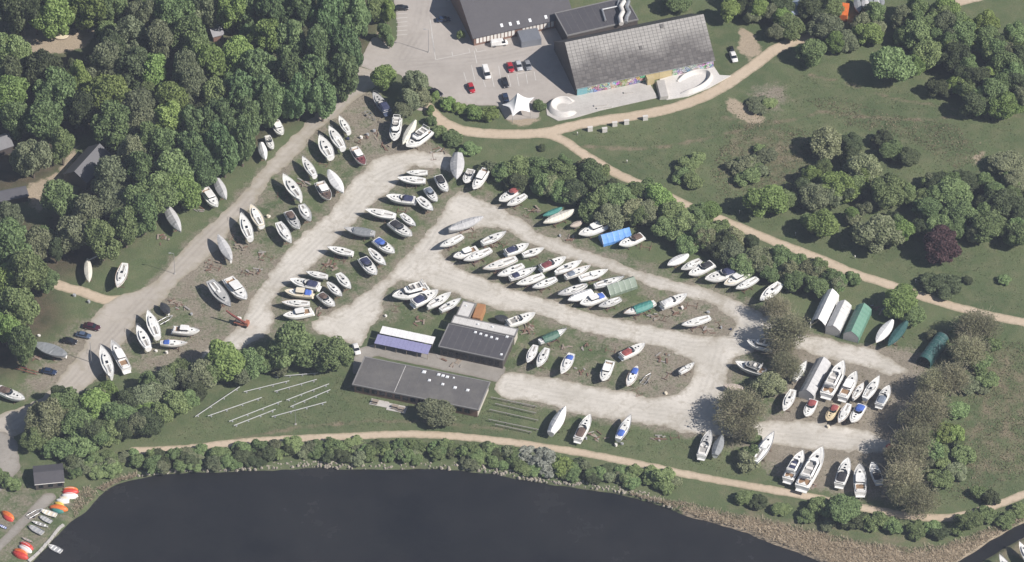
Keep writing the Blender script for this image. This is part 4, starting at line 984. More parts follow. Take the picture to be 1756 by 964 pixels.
SIZEW = lambda L: 'small ' if L < 7.2 else ('large ' if L > 11.2 else '')
RAILS = random.Random(31)
def boat(t, bx, by, sx, sy, kind, label, where, beam=None, canopy=None, hull=None, deck=None, tarp=None, trim=None, mid=None, ground=True, zbase=0.0, cabin=None, group=None):
    """one boat from the picture points of its bow and stern at deck level"""
    L_, zd, span = proto(kind)
    sz = 1.0
    for _ in range(3):
        b = at(*tp(t, bx, by), zbase + zd * sz * 1.04); s = at(*tp(t, sx, sy), zbase + zd * sz); d = b - s; d.z = 0; L = d.length
        sz = min(1.15, max(.72, (L / 9.5) ** .55)) if kind not in ('dinghy', 'canoe', 'upturned') else max(.35, L / 10)
    c = (b + s) / 2; rz = math.atan2(d.y, d.x)
    ratio = {'s': .315, 'm': .335, 'w': .325, 'c': .33, 'd': .40, 'u': .46}[kind[0]]
    if kind == 'canoe': ratio = .24
    if kind in ('cov', 'covlow'): ratio = .30
    Bm = (beam or L * ratio); nat = {'canoe': 2.4, 'dinghy': 3.6}.get(kind, 3.3 if kind in ('motor', 'wheelhouse', 'cruiser') else 3.2)
    sc = (L / 10.0, Bm / nat, sz)
    nm = {'s': 'sailing_yacht', 'm': 'motorboat', 'w': 'cabin_motorboat', 'c': 'covered_boat', 'd': 'dinghy', 'u': 'upturned_dinghy'}[kind[0]]
    if kind == 'cruiser': nm = 'motor_yacht'
    if kind == 'canoe': nm = 'rowing_boat'
    root = thing(nm, label, 'boat', (c.x, c.y, zbase), rz, group or where, sc)
    slots = {'rail': RAILS.choice([None, None, NAVYH, TEAK, STEEL, GREYP]) if not hull else hull, 'hull': hull, 'deck': deck, 'tarp': tarp, 'trim': trim or hull, 'cabin': cabin or None}
    made = []
    for (pn, me, key, par) in L_:
        m0 = slots.get(key) if key else None
        o = link(pn, me, root if par is None else made[par], mats=[m0] if m0 else None); made.append(o)
    if canopy and span:
        kk = (kind, 'can')
        if kk not in CANM: CANM[kk] = canopy_mesh(span, zd if kind != 'cruiser' else zd + 1.25, 1.25 if kind[0] in 'mw' else (.95 if kind != 'cruiser' else .7))
        o = link('canopy', CANM[kk], root, mats=[CANV[canopy]])
    if mid: link('tarpaulin', tarp_mid(), root, mats=[TARP[mid]])
    if ground and kind not in ('dinghy', 'canoe', 'upturned'):
        o = link('boat_cradle', cradle_mesh(), None, (c.x, c.y, zbase), rz, sc); tag(o, 'rusty steel cradle propping up a laid-up boat', 'cradle', 'cradles under the laid-up boats')
    return L

W_verge = 'boats on the verge below the forest'
W_road = 'boats along the main yard road'
W_isl1 = 'boats on the first grass island'
W_hedge0 = 'boats below the car park hedge'
W_isl2 = 'boats on the second grass island'
W_south = 'boats at the southwest end of the yard'
W_isl3 = 'boats on the long middle island'
W_hedge = 'boats along the meadow hedge'
W_club = 'boats beside the workshop hall'
W_isl4 = 'boats on the island east of the clubhouse'
W_shore = 'boats on the lawn above the shore path'
W_east = 'boats in the east yard'
W_ding = 'dinghies on the southwest shore'
S = 'white sailing yacht with open cockpit '
B = [
 # verge below the forest
 ('Z6',490,912,482,785,'covlow','narrow pale covered boat at the end of the white pipe',W_verge,dict(beam=2.2,tarp=TARP['cream'])),
 ('Z6',645,945,690,808,'sail0','lone white sailing yacht on grass by the track junction',W_verge,{}),
 ('A2',235,335,165,195,'wheelhouse','white cabin motorboat first of three on the forest verge',W_verge,dict(beam=3.0)),
 ('A2',150,465,95,338,'motor','small white motorboat middle of three on the forest verge',W_verge,dict(beam=2.2)),
 ('A2',82,560,38,402,'cov','white covered boat last of three on the forest verge',W_verge,dict(beam=2.4,tarp=TARP['white'])),
 ('A1',640,850,530,688,'wheelhouse','white motorboat with long cabin beside a grey tarpaulined boat',W_verge,dict(beam=3.3,cabin=WHITE)),
 ('A1',712,782,632,612,'cov','boat under ridged pale grey tarpaulin beside white cabin boat',W_verge,dict(tarp=TARP['grey'])),
 ('P',310,398,286,355,'cov','large boat under mottled grey tarpaulin on the forest verge',W_verge,dict(tarp=TARP['grey'],beam=3.2)),
 # main road row
 ('A2',757,157,848,308,'sail0',S+'at the top of the row by the yard road',W_road,{}),
 ('A2',664,247,793,453,'sail1','slim white yacht with dark companionway second along the yard road',W_road,{}),
 ('A2',578,332,682,535,'sail0','broad white sailing yacht third along the yard road',W_road,dict(beam=3.8)),
 ('A2',419,527,535,705,'sail2','white yacht with grey cockpit ring beside the yard road',W_road,dict(beam=2.8)),
 ('A2',242,690,408,920,'sail3','large white yacht with wide cockpit at the yard road',W_road,dict(beam=3.6)),
 ('A4',472,227,575,510,'sail0','white yacht with black centre hatch beside cream yacht at the road',W_road,dict(beam=3.3)),
 ('A4',577,127,700,370,'sail1','cream decked sailing yacht beside the yard road',W_road,dict(deck=CREAM,beam=3.4)),
 ('A4',217,467,360,740,'covlow','long boat under pale grey tarpaulin jutting into the yard road',W_road,dict(tarp=TARP['grey'],beam=2.9)),
 # first island, lane side
 ('A2',995,608,890,442,'wheelhouse','motorboat with white wheelhouse and maroon deck cover',W_isl1,dict(deck=CANV['maroon'],cabin=CANV['maroon'],beam=3.0)),
 ('A2',797,862,660,652,'covlow','boat with smooth white winter cover beside brown decked cruiser',W_isl1,dict(tarp=TARP['white'],beam=3.2)),
 ('A2',672,930,575,762,'wheelhouse','white wheelhouse boat with brown foredeck on first island',W_isl1,dict(deck=CANV['brown'],cabin=CANV['brown'],beam=3.5)),
 ('A4',1025,565,880,330,'sail1',S+'at the end of the first island trio',W_isl1,dict(beam=3.2)),
 ('A4',1112,410,985,212,'motor','greyish motorboat with brown cockpit in middle of a trio',W_isl1,dict(deck=DECKG,cabin=DECKG,canopy='brown',beam=3.0)),
 ('A4',1238,325,1135,132,'sail2','pale grey decked yacht third of the first island trio',W_isl1,dict(deck=DECKG,beam=3.2)),
 # below the car park hedge
 ('A3',103,45,228,213,'motor','dark hulled motorboat in tree shade below the car park',W_hedge0,dict(hull=NAVYH,deck=DECKG,cabin=DECKG,canopy='navy',beam=3.2)),
 ('A3',278,470,312,268,'cruiser','white motor yacht with dark windows near the rubble heap',W_hedge0,dict(beam=3.4)),
 ('A3',358,492,470,287,'covlow','narrow boat under cream and pale blue covers between two motor yachts',W_hedge0,dict(tarp=TARP['cream'],beam=2.4,mid=None,hull=TARP['paleblue'])),
 ('A3',390,520,590,370,'cruiser','large white motor yacht with open flybridge below the hedge',W_hedge0,dict(beam=4.2)),
 ('A3',826,795,838,572,'cov','tall boat under ridged white tarpaulin at the lane end',W_hedge0,dict(tarp=TARP['grey'],beam=4.0)),
 ('A3',900,835,955,715,'motor','small white boat between ridged tarpaulin and white yacht',W_hedge0,dict(beam=2.8)),
 ('A3',972,890,1090,702,'wheelhouse','white cabin boat last in the row at the lane junction',W_hedge0,dict(beam=3.0)),
 # second island
 ('A3',388,742,575,738,'sail1','small white yacht behind larger one at the top of second island',W_isl2,dict(beam=2.3)),
 ('A3',312,790,556,812,'sail2','white yacht with dark windscreen at the top of second island',W_isl2,dict(beam=2.9)),
 ('A3',745,912,662,768,'motor','white motorboat with black canopy at the top of second island',W_isl2,dict(canopy='black',beam=2.9)),
 ('A5',1382,160,1275,15,'motor','white motorboat with steel blue canopy on second island',W_isl2,dict(canopy='slate',beam=2.7)),
 ('A5',857,100,1152,140,'motor','sleek white motorboat with navy canopies in two pieces',W_isl2,dict(canopy='navy',beam=3.3)),
 ('A5',1342,252,1190,112,'sail0','white yacht with curved cockpit beside the navy canopied motorboat',W_isl2,dict(beam=3.0)),
 ('A5',640,240,952,305,'sail1','long cream white yacht above the green tarpaulined boat',W_isl2,dict(beam=3.2)),
 ('A5',1165,412,1015,282,'sail2','small white yacht with raised hatch on second island',W_isl2,dict(beam=2.5)),
 ('A5',1125,517,905,362,'motor','broad white motorboat with dark grey canopy on second island',W_isl2,dict(canopy='black',beam=3.5)),
 ('A5',422,432,738,485,'sail0','grey hulled boat under slate green midship tarpaulin',W_isl2,dict(hull=GREYP,deck=DECKG,mid='slate',beam=3.2)),
 ('A5',945,692,745,545,'motor','white motorboat with royal blue canopy on second island',W_isl2,dict(canopy='blue',beam=3.2)),
 ('A5',245,625,515,692,'sail0','white yacht alone below the green tarpaulined boat',W_isl2,dict(beam=2.9)),
 ('A5',855,818,680,640,'sail3','white boat with brown cockpit between blue and navy canopies',W_isl2,dict(beam=2.6)),
 ('A5',755,918,608,738,'motor','white motorboat with navy canopy near the lane corner',W_isl2,dict(canopy='navy',beam=3.4)),
 ('A6',477,270,752,330,'sail1','small white yacht above the navy canopied cruiser',W_isl2,dict(beam=2.5)),
 ('A6',275,368,645,452,'motor','white motorboat with split navy canopy at lower second island',W_isl2,dict(canopy='navy',beam=3.3)),
 ('A6',207,515,562,548,'wheelhouse','cream cabin boat with bright blue stern canopy',W_isl2,dict(canopy='blue',hull=CREAM,deck=CREAM,beam=3.0)),
 ('A6',162,655,528,672,'sail2','white yacht lying against a wheelhouse boat at lower lane corner',W_isl2,dict(beam=2.9)),
 ('A6',190,832,562,765,'wheelhouse','white wheelhouse boat at the lower lane corner by the tree',W_isl2,dict(beam=3.0)),
 ('A6',1052,492,888,288,'sail0','small white yacht above white launch on second island',W_isl2,dict(beam=3.0)),
 ('A6',942,587,752,400,'sail3','white launch with rounded stern beside the dark cockpit boat',W_isl2,dict(beam=2.6)),
 ('A6',847,712,650,548,'motor','white bowed motorboat with dark brown cockpit cover',W_isl2,dict(canopy='brown',beam=2.8)),
 # south west
 ('A7',710,570,442,232,'sail1','large weathered grey ketch hull held by the crane',W_south,dict(hull=GREYP,deck=DECKG,cabin=DECKG,beam=4.0)),
 ('A7',910,480,668,202,'wheelhouse','large bright white covered cabin boat beside the grey ketch',W_south,dict(beam=4.0,deck=WHITE,cabin=WHITE)),
 ('A8',622,197,725,470,'sail1','white yacht with row of dark deck hatches by the road',W_south,dict(beam=3.4)),
 ('A8',512,347,632,587,'sail0','white yacht with single hatch beside the many hatched yacht',W_south,dict(beam=3.3)),
 ('A8',250,512,405,800,'wheelhouse','grey decked motorsailer with dark stern by the roadside',W_south,dict(deck=DECKG,beam=3.2)),
 ('A8',140,560,250,882,'sail3','white yacht with long bowsprit and tan cockpit by the roadside',W_south,dict(beam=3.3)),
 ('A8',1162,410,882,390,'wheelhouse','white cabin boat behind the blue canopied yacht',W_south,dict(beam=2.9)),
 ('A8',1040,530,752,528,'sail2','white yacht with pale blue stern canopy',W_south,dict(canopy='blue',beam=2.7)),
 ('Z7',185,347,365,412,'covlow','big boat under slate grey tarpaulin beside parked cars',W_south,dict(tarp=TARP['slate'],beam=3.9)),
 ('Z7',138,660,-12,598,'motor','white motorboat with brown cockpit at the west road bend',W_south,dict(canopy='brown',beam=3.2)),
 # long middle island
 ('B1',612,82,205,230,'covlow','long pale grey shrink wrapped boat at the lane junction',W_isl3,dict(tarp=TARP['grey'],beam=3.2,hull=DECKG)),
 ('B1',97,437,368,305,'sail1','white yacht at the west tip of the long island',W_isl3,{}),
 ('B1',885,257,595,390,'sail0','white yacht pointing at the upper lane below the shrink wrapped boat',W_isl3,dict(beam=2.8)),
 ('B1',257,562,542,457,'wheelhouse','white boat with grey wheelhouse cover near the island tip',W_isl3,dict(beam=2.8)),
 ('B1',377,602,705,465,'sail2','cream white yacht beside the grey wheelhouse boat',W_isl3,dict(beam=2.8)),
 ('B1',1150,405,875,505,'motor','white motorboat with dark stern canopy on the long island',W_isl3,dict(canopy='navy',beam=3.0)),
 ('B1',1330,452,1078,535,'sail0','small white yacht with two dark hatches by the upper lane',W_isl3,dict(beam=2.6)),
 ('B1',602,702,1005,568,'sail1','large white yacht with blue tinted foredeck on the long island',W_isl3,dict(beam=3.3)),
 ('B1',777,782,1085,650,'sail0','white yacht second below the large blue tinted yacht',W_isl3,dict(beam=2.8)),
 ('B1',1242,680,925,805,'sail2','white yacht with navy cockpit canopy on the long island',W_isl3,dict(canopy='navy',beam=2.9)),
 ('B1',1002,882,1325,768,'sail1','white yacht right below the navy canopied yacht',W_isl3,dict(beam=2.7)),
 ('B1',1187,922,1475,808,'sail0','white yacht with bare foredeck by the lower lane',W_isl3,dict(beam=2.7)),
 ('B2',525,160,203,295,'motor','white motorboat with maroon stern canopy on the long island',W_isl3,dict(canopy='maroon',beam=2.9)),
 ('B2',727,202,383,350,'sail3','white yacht next to the maroon canopied motorboat',W_isl3,dict(beam=2.8)),
 ('B2',847,257,515,405,'sail2','white yacht with slate grey canopy on the long island',W_isl3,dict(canopy='slate',beam=2.9)),
 ('B2',1060,317,695,432,'sail1','white yacht with dark deck hatches beside the slate canopied yacht',W_isl3,dict(beam=3.0)),
 ('B2',1265,405,885,518,'sail0','narrow white yacht beside the sage green shelter',W_isl3,dict(beam=2.4)),
 ('B2',417,635,790,500,'sail3','greyish white yacht above the white tarpaulined boat',W_isl3,dict(deck=DECKG,beam=2.7)),
 ('B2',547,703,855,588,'cov','boat under white tarpaulin above the blue canopied boat',W_isl3,dict(tarp=TARP['white'],beam=3.3)),
 ('B2',702,757,1015,640,'wheelhouse','white wheelhouse boat with blue stern canopy',W_isl3,dict(canopy='blue',beam=3.0)),
 ('B2',937,787,1220,680,'sail2','grey decked yacht below the blue canopied boat',W_isl3,dict(deck=DECKG,beam=2.5)),
 ('B3',215,498,610,352,'sail0','long boat with teal midship tarpaulin by the lower lane',W_isl3,dict(mid='teal',beam=3.1,deck=DECKW)),
 ('B3',1012,257,698,390,'motor','white motorboat with pale cover near the upper lane',W_isl3,dict(canopy='white',beam=3.0)),
 ('B3',942,645,1302,540,'sail1','white yacht alone on stony ground at the island east end',W_isl3,dict(beam=2.8)),
 # workshop hall
 ('C3',197,297,565,195,'cruiser','large white motor yacht with tall flybridge by the lane',W_club,dict(beam=4.2)),
 ('C3',672,232,412,362,'motor','white motorboat with oval navy canopy beside the flybridge yacht',W_club,dict(canopy='navy',beam=3.6)),
 ('C3',805,252,562,402,'sail3','white yacht with long open cockpit by the workshop hall',W_club,dict(beam=2.8)),
 ('C3',910,312,695,432,'sail0','small white yacht beside the pale roofed block',W_club,dict(beam=2.6)),
 ('C3',1677,467,1390,570,'motor','white motorboat with raked windscreen east of the pale wing',W_club,dict(beam=3.1)),
 ('C3',1255,500,1395,530,'covlow','black tarpaulined tender behind the raked windscreen motorboat',W_club,dict(tarp=TARP['black'],beam=2.6)),
 # meadow hedge
 ('B4',100,287,312,142,'motor','white motorboat with brick red stern canopy by the hedge',W_hedge,dict(canopy='red',beam=3.0)),
 ('B4',183,332,390,215,'sail0','white yacht beside the red canopied motorboat',W_hedge,dict(beam=2.6)),
 ('B4',572,440,775,352,'covlow','slim boat under emerald green tarpaulin',W_hedge,dict(tarp=TARP['teal'],beam=1.8)),
 ('B4',577,515,905,378,'covlow','long boat under white tarpaulin beside emerald green one',W_hedge,dict(tarp=TARP['cream'],beam=2.9)),
 ('B4',865,555,990,500,'covlow','small beige covered boat on a trailer',W_hedge,dict(tarp=TARP['beige'],beam=1.9)),
 ('B4',955,647,1290,508,'wheelhouse','white cabin cruiser with long wheelhouse beside blue shelter',W_hedge,dict(beam=3.3)),
 ('B4',1390,762,1645,650,'motor','white motorboat with dark brown canopy beside blue shelter',W_hedge,dict(canopy='brown',beam=3.1)),
 ('B5',170,377,415,250,'covlow','white covered boat first of six at the hedge',W_hedge,dict(tarp=TARP['white'],beam=2.9)),
 ('B5',330,432,562,315,'sail2','pale grey yacht second of six at the hedge',W_hedge,dict(deck=DECKG,beam=2.6)),
 ('B5',420,497,705,352,'motor','white motorboat with black canopy third of six at the hedge',W_hedge,dict(canopy='black',beam=3.1)),
 ('B5',612,552,982,432,'motor','large white motorboat with navy windows and striped hull',W_hedge,dict(canopy='navy',beam=3.7)),
 ('B5',837,612,1128,462,'wheelhouse','cream decked cabin boat beside the striped motorboat',W_hedge,dict(deck=CREAM,beam=3.0)),
 ('B5',975,662,1235,527,'sail1','white yacht sixth of the hedge row',W_hedge,dict(beam=2.6)),
 ('B5',1262,802,1505,590,'sail0','broad white yacht set apart at the hedge end',W_hedge,dict(beam=3.5)),
 # east yard
 ('B6',857,645,1028,415,'covlow','white covered boat beside dark teal tarpaulined hull',W_east,dict(tarp=TARP['white'],beam=3.0)),
 ('B6',980,680,1182,420,'covlow','slim boat under dark teal tarpaulin in tree shade',W_east,dict(tarp=TARP['shadedteal'],beam=2.7)),
 ('B7',367,152,645,218,'cruiser','shaded motor yacht pointing out of the bare tree',W_east,dict(beam=3.3)),
 ('B7',247,367,555,475,'cruiser','shaded motor yacht with grey hull below the bare tree',W_east,dict(hull=DECKG,beam=3.4)),
 ('B7',125,607,335,640,'covlow','pinkish beige covered boat half under bare tree',W_east,dict(tarp=TARP['beige'],beam=2.4)),
 ('B7',985,357,860,548,'sail2','narrow white yacht between bare tree and grey tent',W_east,dict(beam=2.3)),
 ('B7',745,877,848,655,'sail0','white yacht beside the pale flowering shrub',W_east,dict(beam=2.9)),
 ('B8',355,792,452,590,'motor','white motorboat with bright red canopy below grey tent',W_east,dict(canopy='red',beam=3.0)),
 ('B8',605,842,720,650,'motor','beige motorboat with crimson canopy',W_east,dict(canopy='red',hull=BEIGE,deck=BEIGE,cabin=BEIGE,beam=2.7)),
 ('B8',740,867,872,638,'sail1','white yacht between crimson and blue canopied boats',W_east,dict(beam=2.8)),
 ('B8',893,862,1028,648,'motor','white motorboat with royal blue canopy in the east yard',W_east,dict(canopy='blue',beam=3.1)),
 ('B8',802,137,600,525,'cruiser','largest white motor yacht with dark cockpit beside grey tent',W_east,dict(beam=4.3)),
 ('B8',952,262,790,562,'wheelhouse','pale grey cabin boat beside the largest motor yacht',W_east,dict(beam=3.4)),
 ('B8',1042,387,915,577,'sail3','small white yacht with dark cockpit between two larger boats',W_east,dict(beam=2.4)),
 ('B8',1227,312,1055,572,'sail0','white yacht with oval cockpit by the shaded lane',W_east,dict(beam=2.9)),
 ('B8',1342,427,1222,652,'motor','shaded white motorboat with slate blue canopy',W_east,dict(canopy='slate',beam=3.0)),
 ('C1',243,250,145,528,'motor','shaded motorboat with white windscreen under bare tree',W_east,dict(deck=DECKG,cabin=DECKG,beam=3.0)),
 ('C1',378,290,295,515,'cov','shaded grey covered boat under bare tree',W_east,dict(tarp=TARP['slate'],beam=2.8)),
 ('C1',948,262,735,585,'sail1','white yacht with round cockpit beside low green bushes',W_east,dict(beam=3.3)),
 ('C2',392,302,212,632,'cruiser','white motor yacht with navy bridge beside the longest yacht',W_east,dict(canopy='navy',beam=3.6)),
 ('C2',622,262,380,722,'cruiser','longest white motor yacht with cream decks in the south corner',W_east,dict(beam=4.6)),
 ('C2',927,387,822,692,'motor','white motorboat with black canopy in dappled shade',W_east,dict(canopy='black',beam=3.4)),
 ('C2',1060,462,1072,795,'wheelhouse','shaded grey cabin boat between two motorboats in south corner',W_east,dict(deck=DECKG,beam=3.6)),
 ('C2',1207,437,1290,665,'motor','shaded white motorboat with dark stern by the bare trees',W_east,dict(canopy='black',beam=2.9)),
 ('C2',1370,245,1490,230,'covlow','red covered dinghy half hidden by bare trees',W_east,dict(tarp=REDP,hull=REDP,beam=1.9)),
 # island east of the clubhouse
 ('C5',490,62,285,155,'sail0','white bowed boat under dark green tarpaulin east of the hall',W_isl4,dict(mid='green',beam=2.8)),
 ('C5',193,317,258,185,'sail1','small white yacht first of three in a row',W_isl4,dict(beam=2.6)),
 ('C5',268,352,345,207,'sail0','white yacht second of three in a row',W_isl4,dict(beam=2.8)),
 ('C5',448,402,530,247,'sail2','white yacht with royal blue stern canopy by timber heap',W_isl4,dict(canopy='blue',beam=3.0)),
 ('C5',757,457,818,303,'wheelhouse','white cabin boat between two blue canopied yachts',W_isl4,dict(beam=3.1)),
 ('C5',1078,175,900,265,'motor','white motorboat with brick red canopy by the upper lane',W_isl4,dict(canopy='red',beam=3.0)),
 ('C5',943,497,1020,342,'sail3','white yacht with dark blue canopy beside coiled hoses',W_isl4,dict(canopy='blue',beam=2.8)),
 ('C5',1452,315,1340,388,'sail1','small white yacht alone at the island tip',W_isl4,dict(beam=2.0)),
 # lawn above the shore path
 ('C5',482,645,370,842,'cov','boat under white cover on the lawn beside timber racks',W_shore,dict(tarp=TARP['white'],beam=3.2)),
 ('C5',667,708,572,890,'motor','white motorboat with brown black canopy on the shore lawn',W_shore,dict(canopy='brown',beam=3.0)),
 ('C5',972,710,875,888,'sail2','white yacht with bright blue canopy on the shore lawn',W_shore,dict(canopy='blue',beam=2.9)),
]
for row in B:
    t, bx, by, sx, sy, kind, label, where, kw = row
    boat(t, bx, by, sx, sy, kind, label, where, **kw)
# upturned and open dinghies of the south west shore
Dn = [
 ((455,438),(580,438),'upturned','red upturned dinghy nearest the shore hut',dict(hull=REDP)), ((450,462),(578,472),'upturned','white and red upturned dinghy beside all red one',dict(hull=WHITE,trim=REDP)),
 ((410,500),(510,515),'upturned','white upturned dinghy above the yellow one',dict(hull=WHITE)), ((398,520),(470,540),'upturned','yellow upturned dinghy between white and orange ones',dict(hull=YELLOW)),
 ((358,548),(500,568),'upturned','orange red upturned rowing boat in the shore row',dict(hull=ORANGE)), ((302,582),(415,618),'dinghy','white open dinghy in the shore row',dict(hull=WHITE,deck=CREAM)),
 ((292,622),(378,668),'dinghy','grey open dinghy beside black trailer',dict(hull=GREYP,deck=DECKG)), ((235,662),(352,700),'canoe','white rowing boat between two grey dinghies',dict(hull=WHITE)),
 ((213,692),(315,750),'dinghy','grey dinghy at the south end of the grey group',dict(hull=DECKG,deck=GREYP)), ((145,808),(242,862),'upturned','red and white upturned dinghy above the scarlet one',dict(hull=REDP,trim=WHITE)),
 ((135,832),(232,884),'upturned','white striped upturned dinghy squeezed between red ones',dict(hull=WHITE,trim=REDP)), ((88,878),(205,928),'upturned','scarlet upturned dinghy last along the shore',dict(hull=REDP)),
 ((10,580),(100,640),'upturned','bright orange upturned dinghy across the slipway road',dict(hull=ORANGE)), ((-5,690),(45,712),'dinghy','blue and white dinghy below the orange one',dict(hull=CANV['blue'],deck=WHITE))]
Dn += [((462,418),(575,424),'upturned','orange and white upturned dinghy touching the hut lawn',dict(hull=ORANGE,trim=WHITE)), ((372,566),(470,588),'upturned','green upturned dinghy beside the orange red one',dict(hull=TARP['teal'])), ((432,482),(512,500),'upturned','cream upturned dinghy between white ones',dict(hull=CREAM)),
 ((20,612),(95,655),'upturned','red upturned dinghy against the bright orange one',dict(hull=REDP)), ((98,862),(200,905),'upturned','orange red upturned dinghy beside the scarlet one',dict(hull=ORANGE,trim=REDP)), ((160,780),(240,815),'canoe','pale pink canoe lying on the shore grass',dict(hull=TARP['beige']))]
for a, b_, k, lab, kw in Dn: boat('Z8', a[0], a[1], b_[0], b_[1], k, lab, W_ding, **kw)
boat('Z8', 358, 838, 452, 886, 'dinghy', 'white open boat afloat beside the stone quay', 'boats afloat', hull=WHITE, deck=GREYP, zbase=-0.84, beam=1.9)
boat('C8', 1642, 565, 1720, 690, 'sail0', 'white yacht on the bank beyond the canal', 'boats beyond the canal', beam=2.8)
boat('C8', 1733, 505, 1800, 620, 'sail1', 'white yacht farther along the bank beyond the canal', 'boats beyond the canal', beam=2.8)
for i, (a, b_) in enumerate((((752,-20),(768,75)), ((800,-20),(812,62)), ((822,-20),(838,45)), ((872,-20),(885,40)), ((890,-20),(905,35)))):
    boat('Z5', b_[0], b_[1], a[0], a[1], 'covlow', 'grey covered boat in a row beside the bright orange container', 'covered boats beyond the meadow', tarp=TARP['grey'] if i % 2 else TARP['slate'], beam=2.2)
boat('A8', 760, 115, 840, 222, 'covlow', 'black tarpaulined tender beside timber clutter', W_south, tarp=TARP['black'], beam=2.4)
# ------------------------------------------------------------------ trees
LEAF = {
 'G': leaf_mat('leaf_green', (0.161, 0.23, 0.097), (0.275, 0.359, 0.159)),
 'Y': leaf_mat('leaf_yellowgreen', (0.198, 0.284, 0.091), (0.319, 0.427, 0.15)),
 'D': leaf_mat('leaf_deep', (0.137, 0.212, 0.097), (0.232, 0.33, 0.151)),
 'O': leaf_mat('leaf_olive', (0.186, 0.217, 0.123), (0.286, 0.319, 0.193)),
 'K': leaf_mat('leaf_dark', (0.085, 0.112, 0.056), (0.145, 0.178, 0.092)),
 'P': leaf_mat('leaf_blossom', (0.195, 0.225, 0.110), (0.400, 0.425, 0.260)),
 'S': leaf_mat('leaf_silver', (0.29, 0.31, 0.25), (0.56, 0.58, 0.5)),
 'R': leaf_mat('leaf_copper', (0.07, 0.04, 0.043), (0.15, 0.085, 0.085)),
 'B': leaf_mat('leaf_bud_brown', (0.280, 0.282, 0.170), (0.360, 0.355, 0.220), .5)}
BARK = plain('bark', (0.115, 0.092, 0.072), 0.95, 0.3, 2.0)
TWIG = plain('twigs', (0.29, 0.265, 0.19), 0.95, 0.3, 2.0)
def crown_mesh(kind, seed):
    g = np.random.default_rng(seed)
    if kind == 'broad': nb, n, sz, zs = 64, 17000, .043, 1.0
    elif kind == 'poplar': nb, n, sz, zs = 70, 17000, .045, 1.0
    elif kind == 'bush': nb, n, sz, zs = 34, 8000, .062, 1.0
    else: nb, n, sz, zs = 90, 5200, .026, 1.0
    # clump centres inside the crown's envelope (unit sphere, narrower at the top)
    sx_, sy_, sk = g.uniform(.82, 1.15), g.uniform(.82, 1.15), g.uniform(-.25, .25, 2); C = []
    while len(C) < nb:
        p = g.uniform(-1, 1, 3)
        if kind == 'bush': p[2] = abs(p[2]) * 1.0 - .3
        r = np.linalg.norm(p)
        if r > .84 or r < .25: continue
        taper = 1 - .55 * max(0, p[2]) if kind == 'poplar' else 1 - .15 * max(0, p[2])
        p[:2] *= taper; p[0] = p[0] * sx_ + sk[0] * p[2]; p[1] = p[1] * sy_ + sk[1] * p[2]; C.append(p)
    C = np.array(C); RD = g.uniform(.17, .40, nb) if kind != 'poplar' else g.uniform(.16, .32, nb)
    lob = g.uniform(.8, 1.15, nb)
    pick = g.choice(nb, n, p=RD ** 2 / (RD ** 2).sum())
    d = g.normal(size=(n, 3)); d /= np.linalg.norm(d, axis=1)[:, None]
    rad = RD[pick] * (1 - .45 * g.random(n) ** 2)
    pos = C[pick] + d * rad[:, None]
    nr = d + g.normal(size=(n, 3)) * (.75 if kind != 'bare' else 1.2); nr /= np.linalg.norm(nr, axis=1)[:, None]
    up = g.normal(size=(n, 3)); a = np.cross(nr, up); a /= np.linalg.norm(a, axis=1)[:, None]; b = np.cross(nr, a)
    s = sz * g.uniform(.6, 1.35, n)[:, None]
    V = np.stack([pos - a * s - b * s * .6, pos + a * s * .9 - b * s * .8, pos + a * s * 1.05 + b * s * .7, pos - a * s * .8 + b * s], 1).reshape(-1, 3)
    F = np.arange(4 * n).reshape(-1, 4)
    tone = np.repeat(np.clip(g.random(n) * .65 + (lob[pick] - .8), 0, 1), 4)
    me = bpy.data.meshes.new('crown'); me.from_pydata(V.tolist(), [], F.tolist()); me.materials.append(LEAF['G'])
    t = me.attributes.new('tone', 'FLOAT', 'POINT'); t.data.foreach_set('value', tone.astype(np.float32))
    me.update(); return me
def branch_mesh(seed, nst=480):
    g = random.Random(seed); mb = MB()
    for i in range(nst):
        an = g.uniform(0, 2 * math.pi); el = g.uniform(.15, 1.5); r0 = g.uniform(.0, .55); ln = g.uniform(.3, .8)
        d = Vector((math.cos(an) * math.cos(el), math.sin(an) * math.cos(el), math.sin(el)))
        p = d * r0 + Vector((g.uniform(-.1, .1), g.uniform(-.1, .1), -.45)); q = p + (d + Vector((g.uniform(-.3, .3), g.uniform(-.3, .3), g.uniform(0, .4)))) * ln
        mb.tube(p, q, .010, .003, 3)
    return mb.mesh('branches', (TWIG,))
def trunk_mesh(seed):
    g = random.Random(seed); mb = MB()
    secs = []
    for z, r in ((-.05, .035), (.03, .024), (.3, .018), (.6, .011), (.8, .004)):
        secs.append([(r * math.cos(t) + .01 * math.sin(z * 9 + seed), r * math.sin(t), z) for t in [2 * math.pi * k / 7 for k in range(7)]])
    mb.loft(secs, 0, True, True)
    for i in range(6):
        an = i * 1.05 + g.uniform(-.3, .3); z = g.uniform(.3, .55); mb.tube((0, 0, z), (.16 * math.cos(an), .16 * math.sin(an), z + .17), .009, .003, 5)
    return mb.mesh('trunk', (BARK,))
CR = {'broad': [crown_mesh('broad', 10 + i) for i in range(7)], 'poplar': [crown_mesh('poplar', 40 + i) for i in range(4)], 'bush': [crown_mesh('bush', 60 + i) for i in range(5)], 'bare': [crown_mesh('bare', 80 + i) for i in range(4)]}
BRN = [branch_mesh(i) for i in range(3)]; TRK = [trunk_mesh(i) for i in range(4)]
TR = random.Random(11)
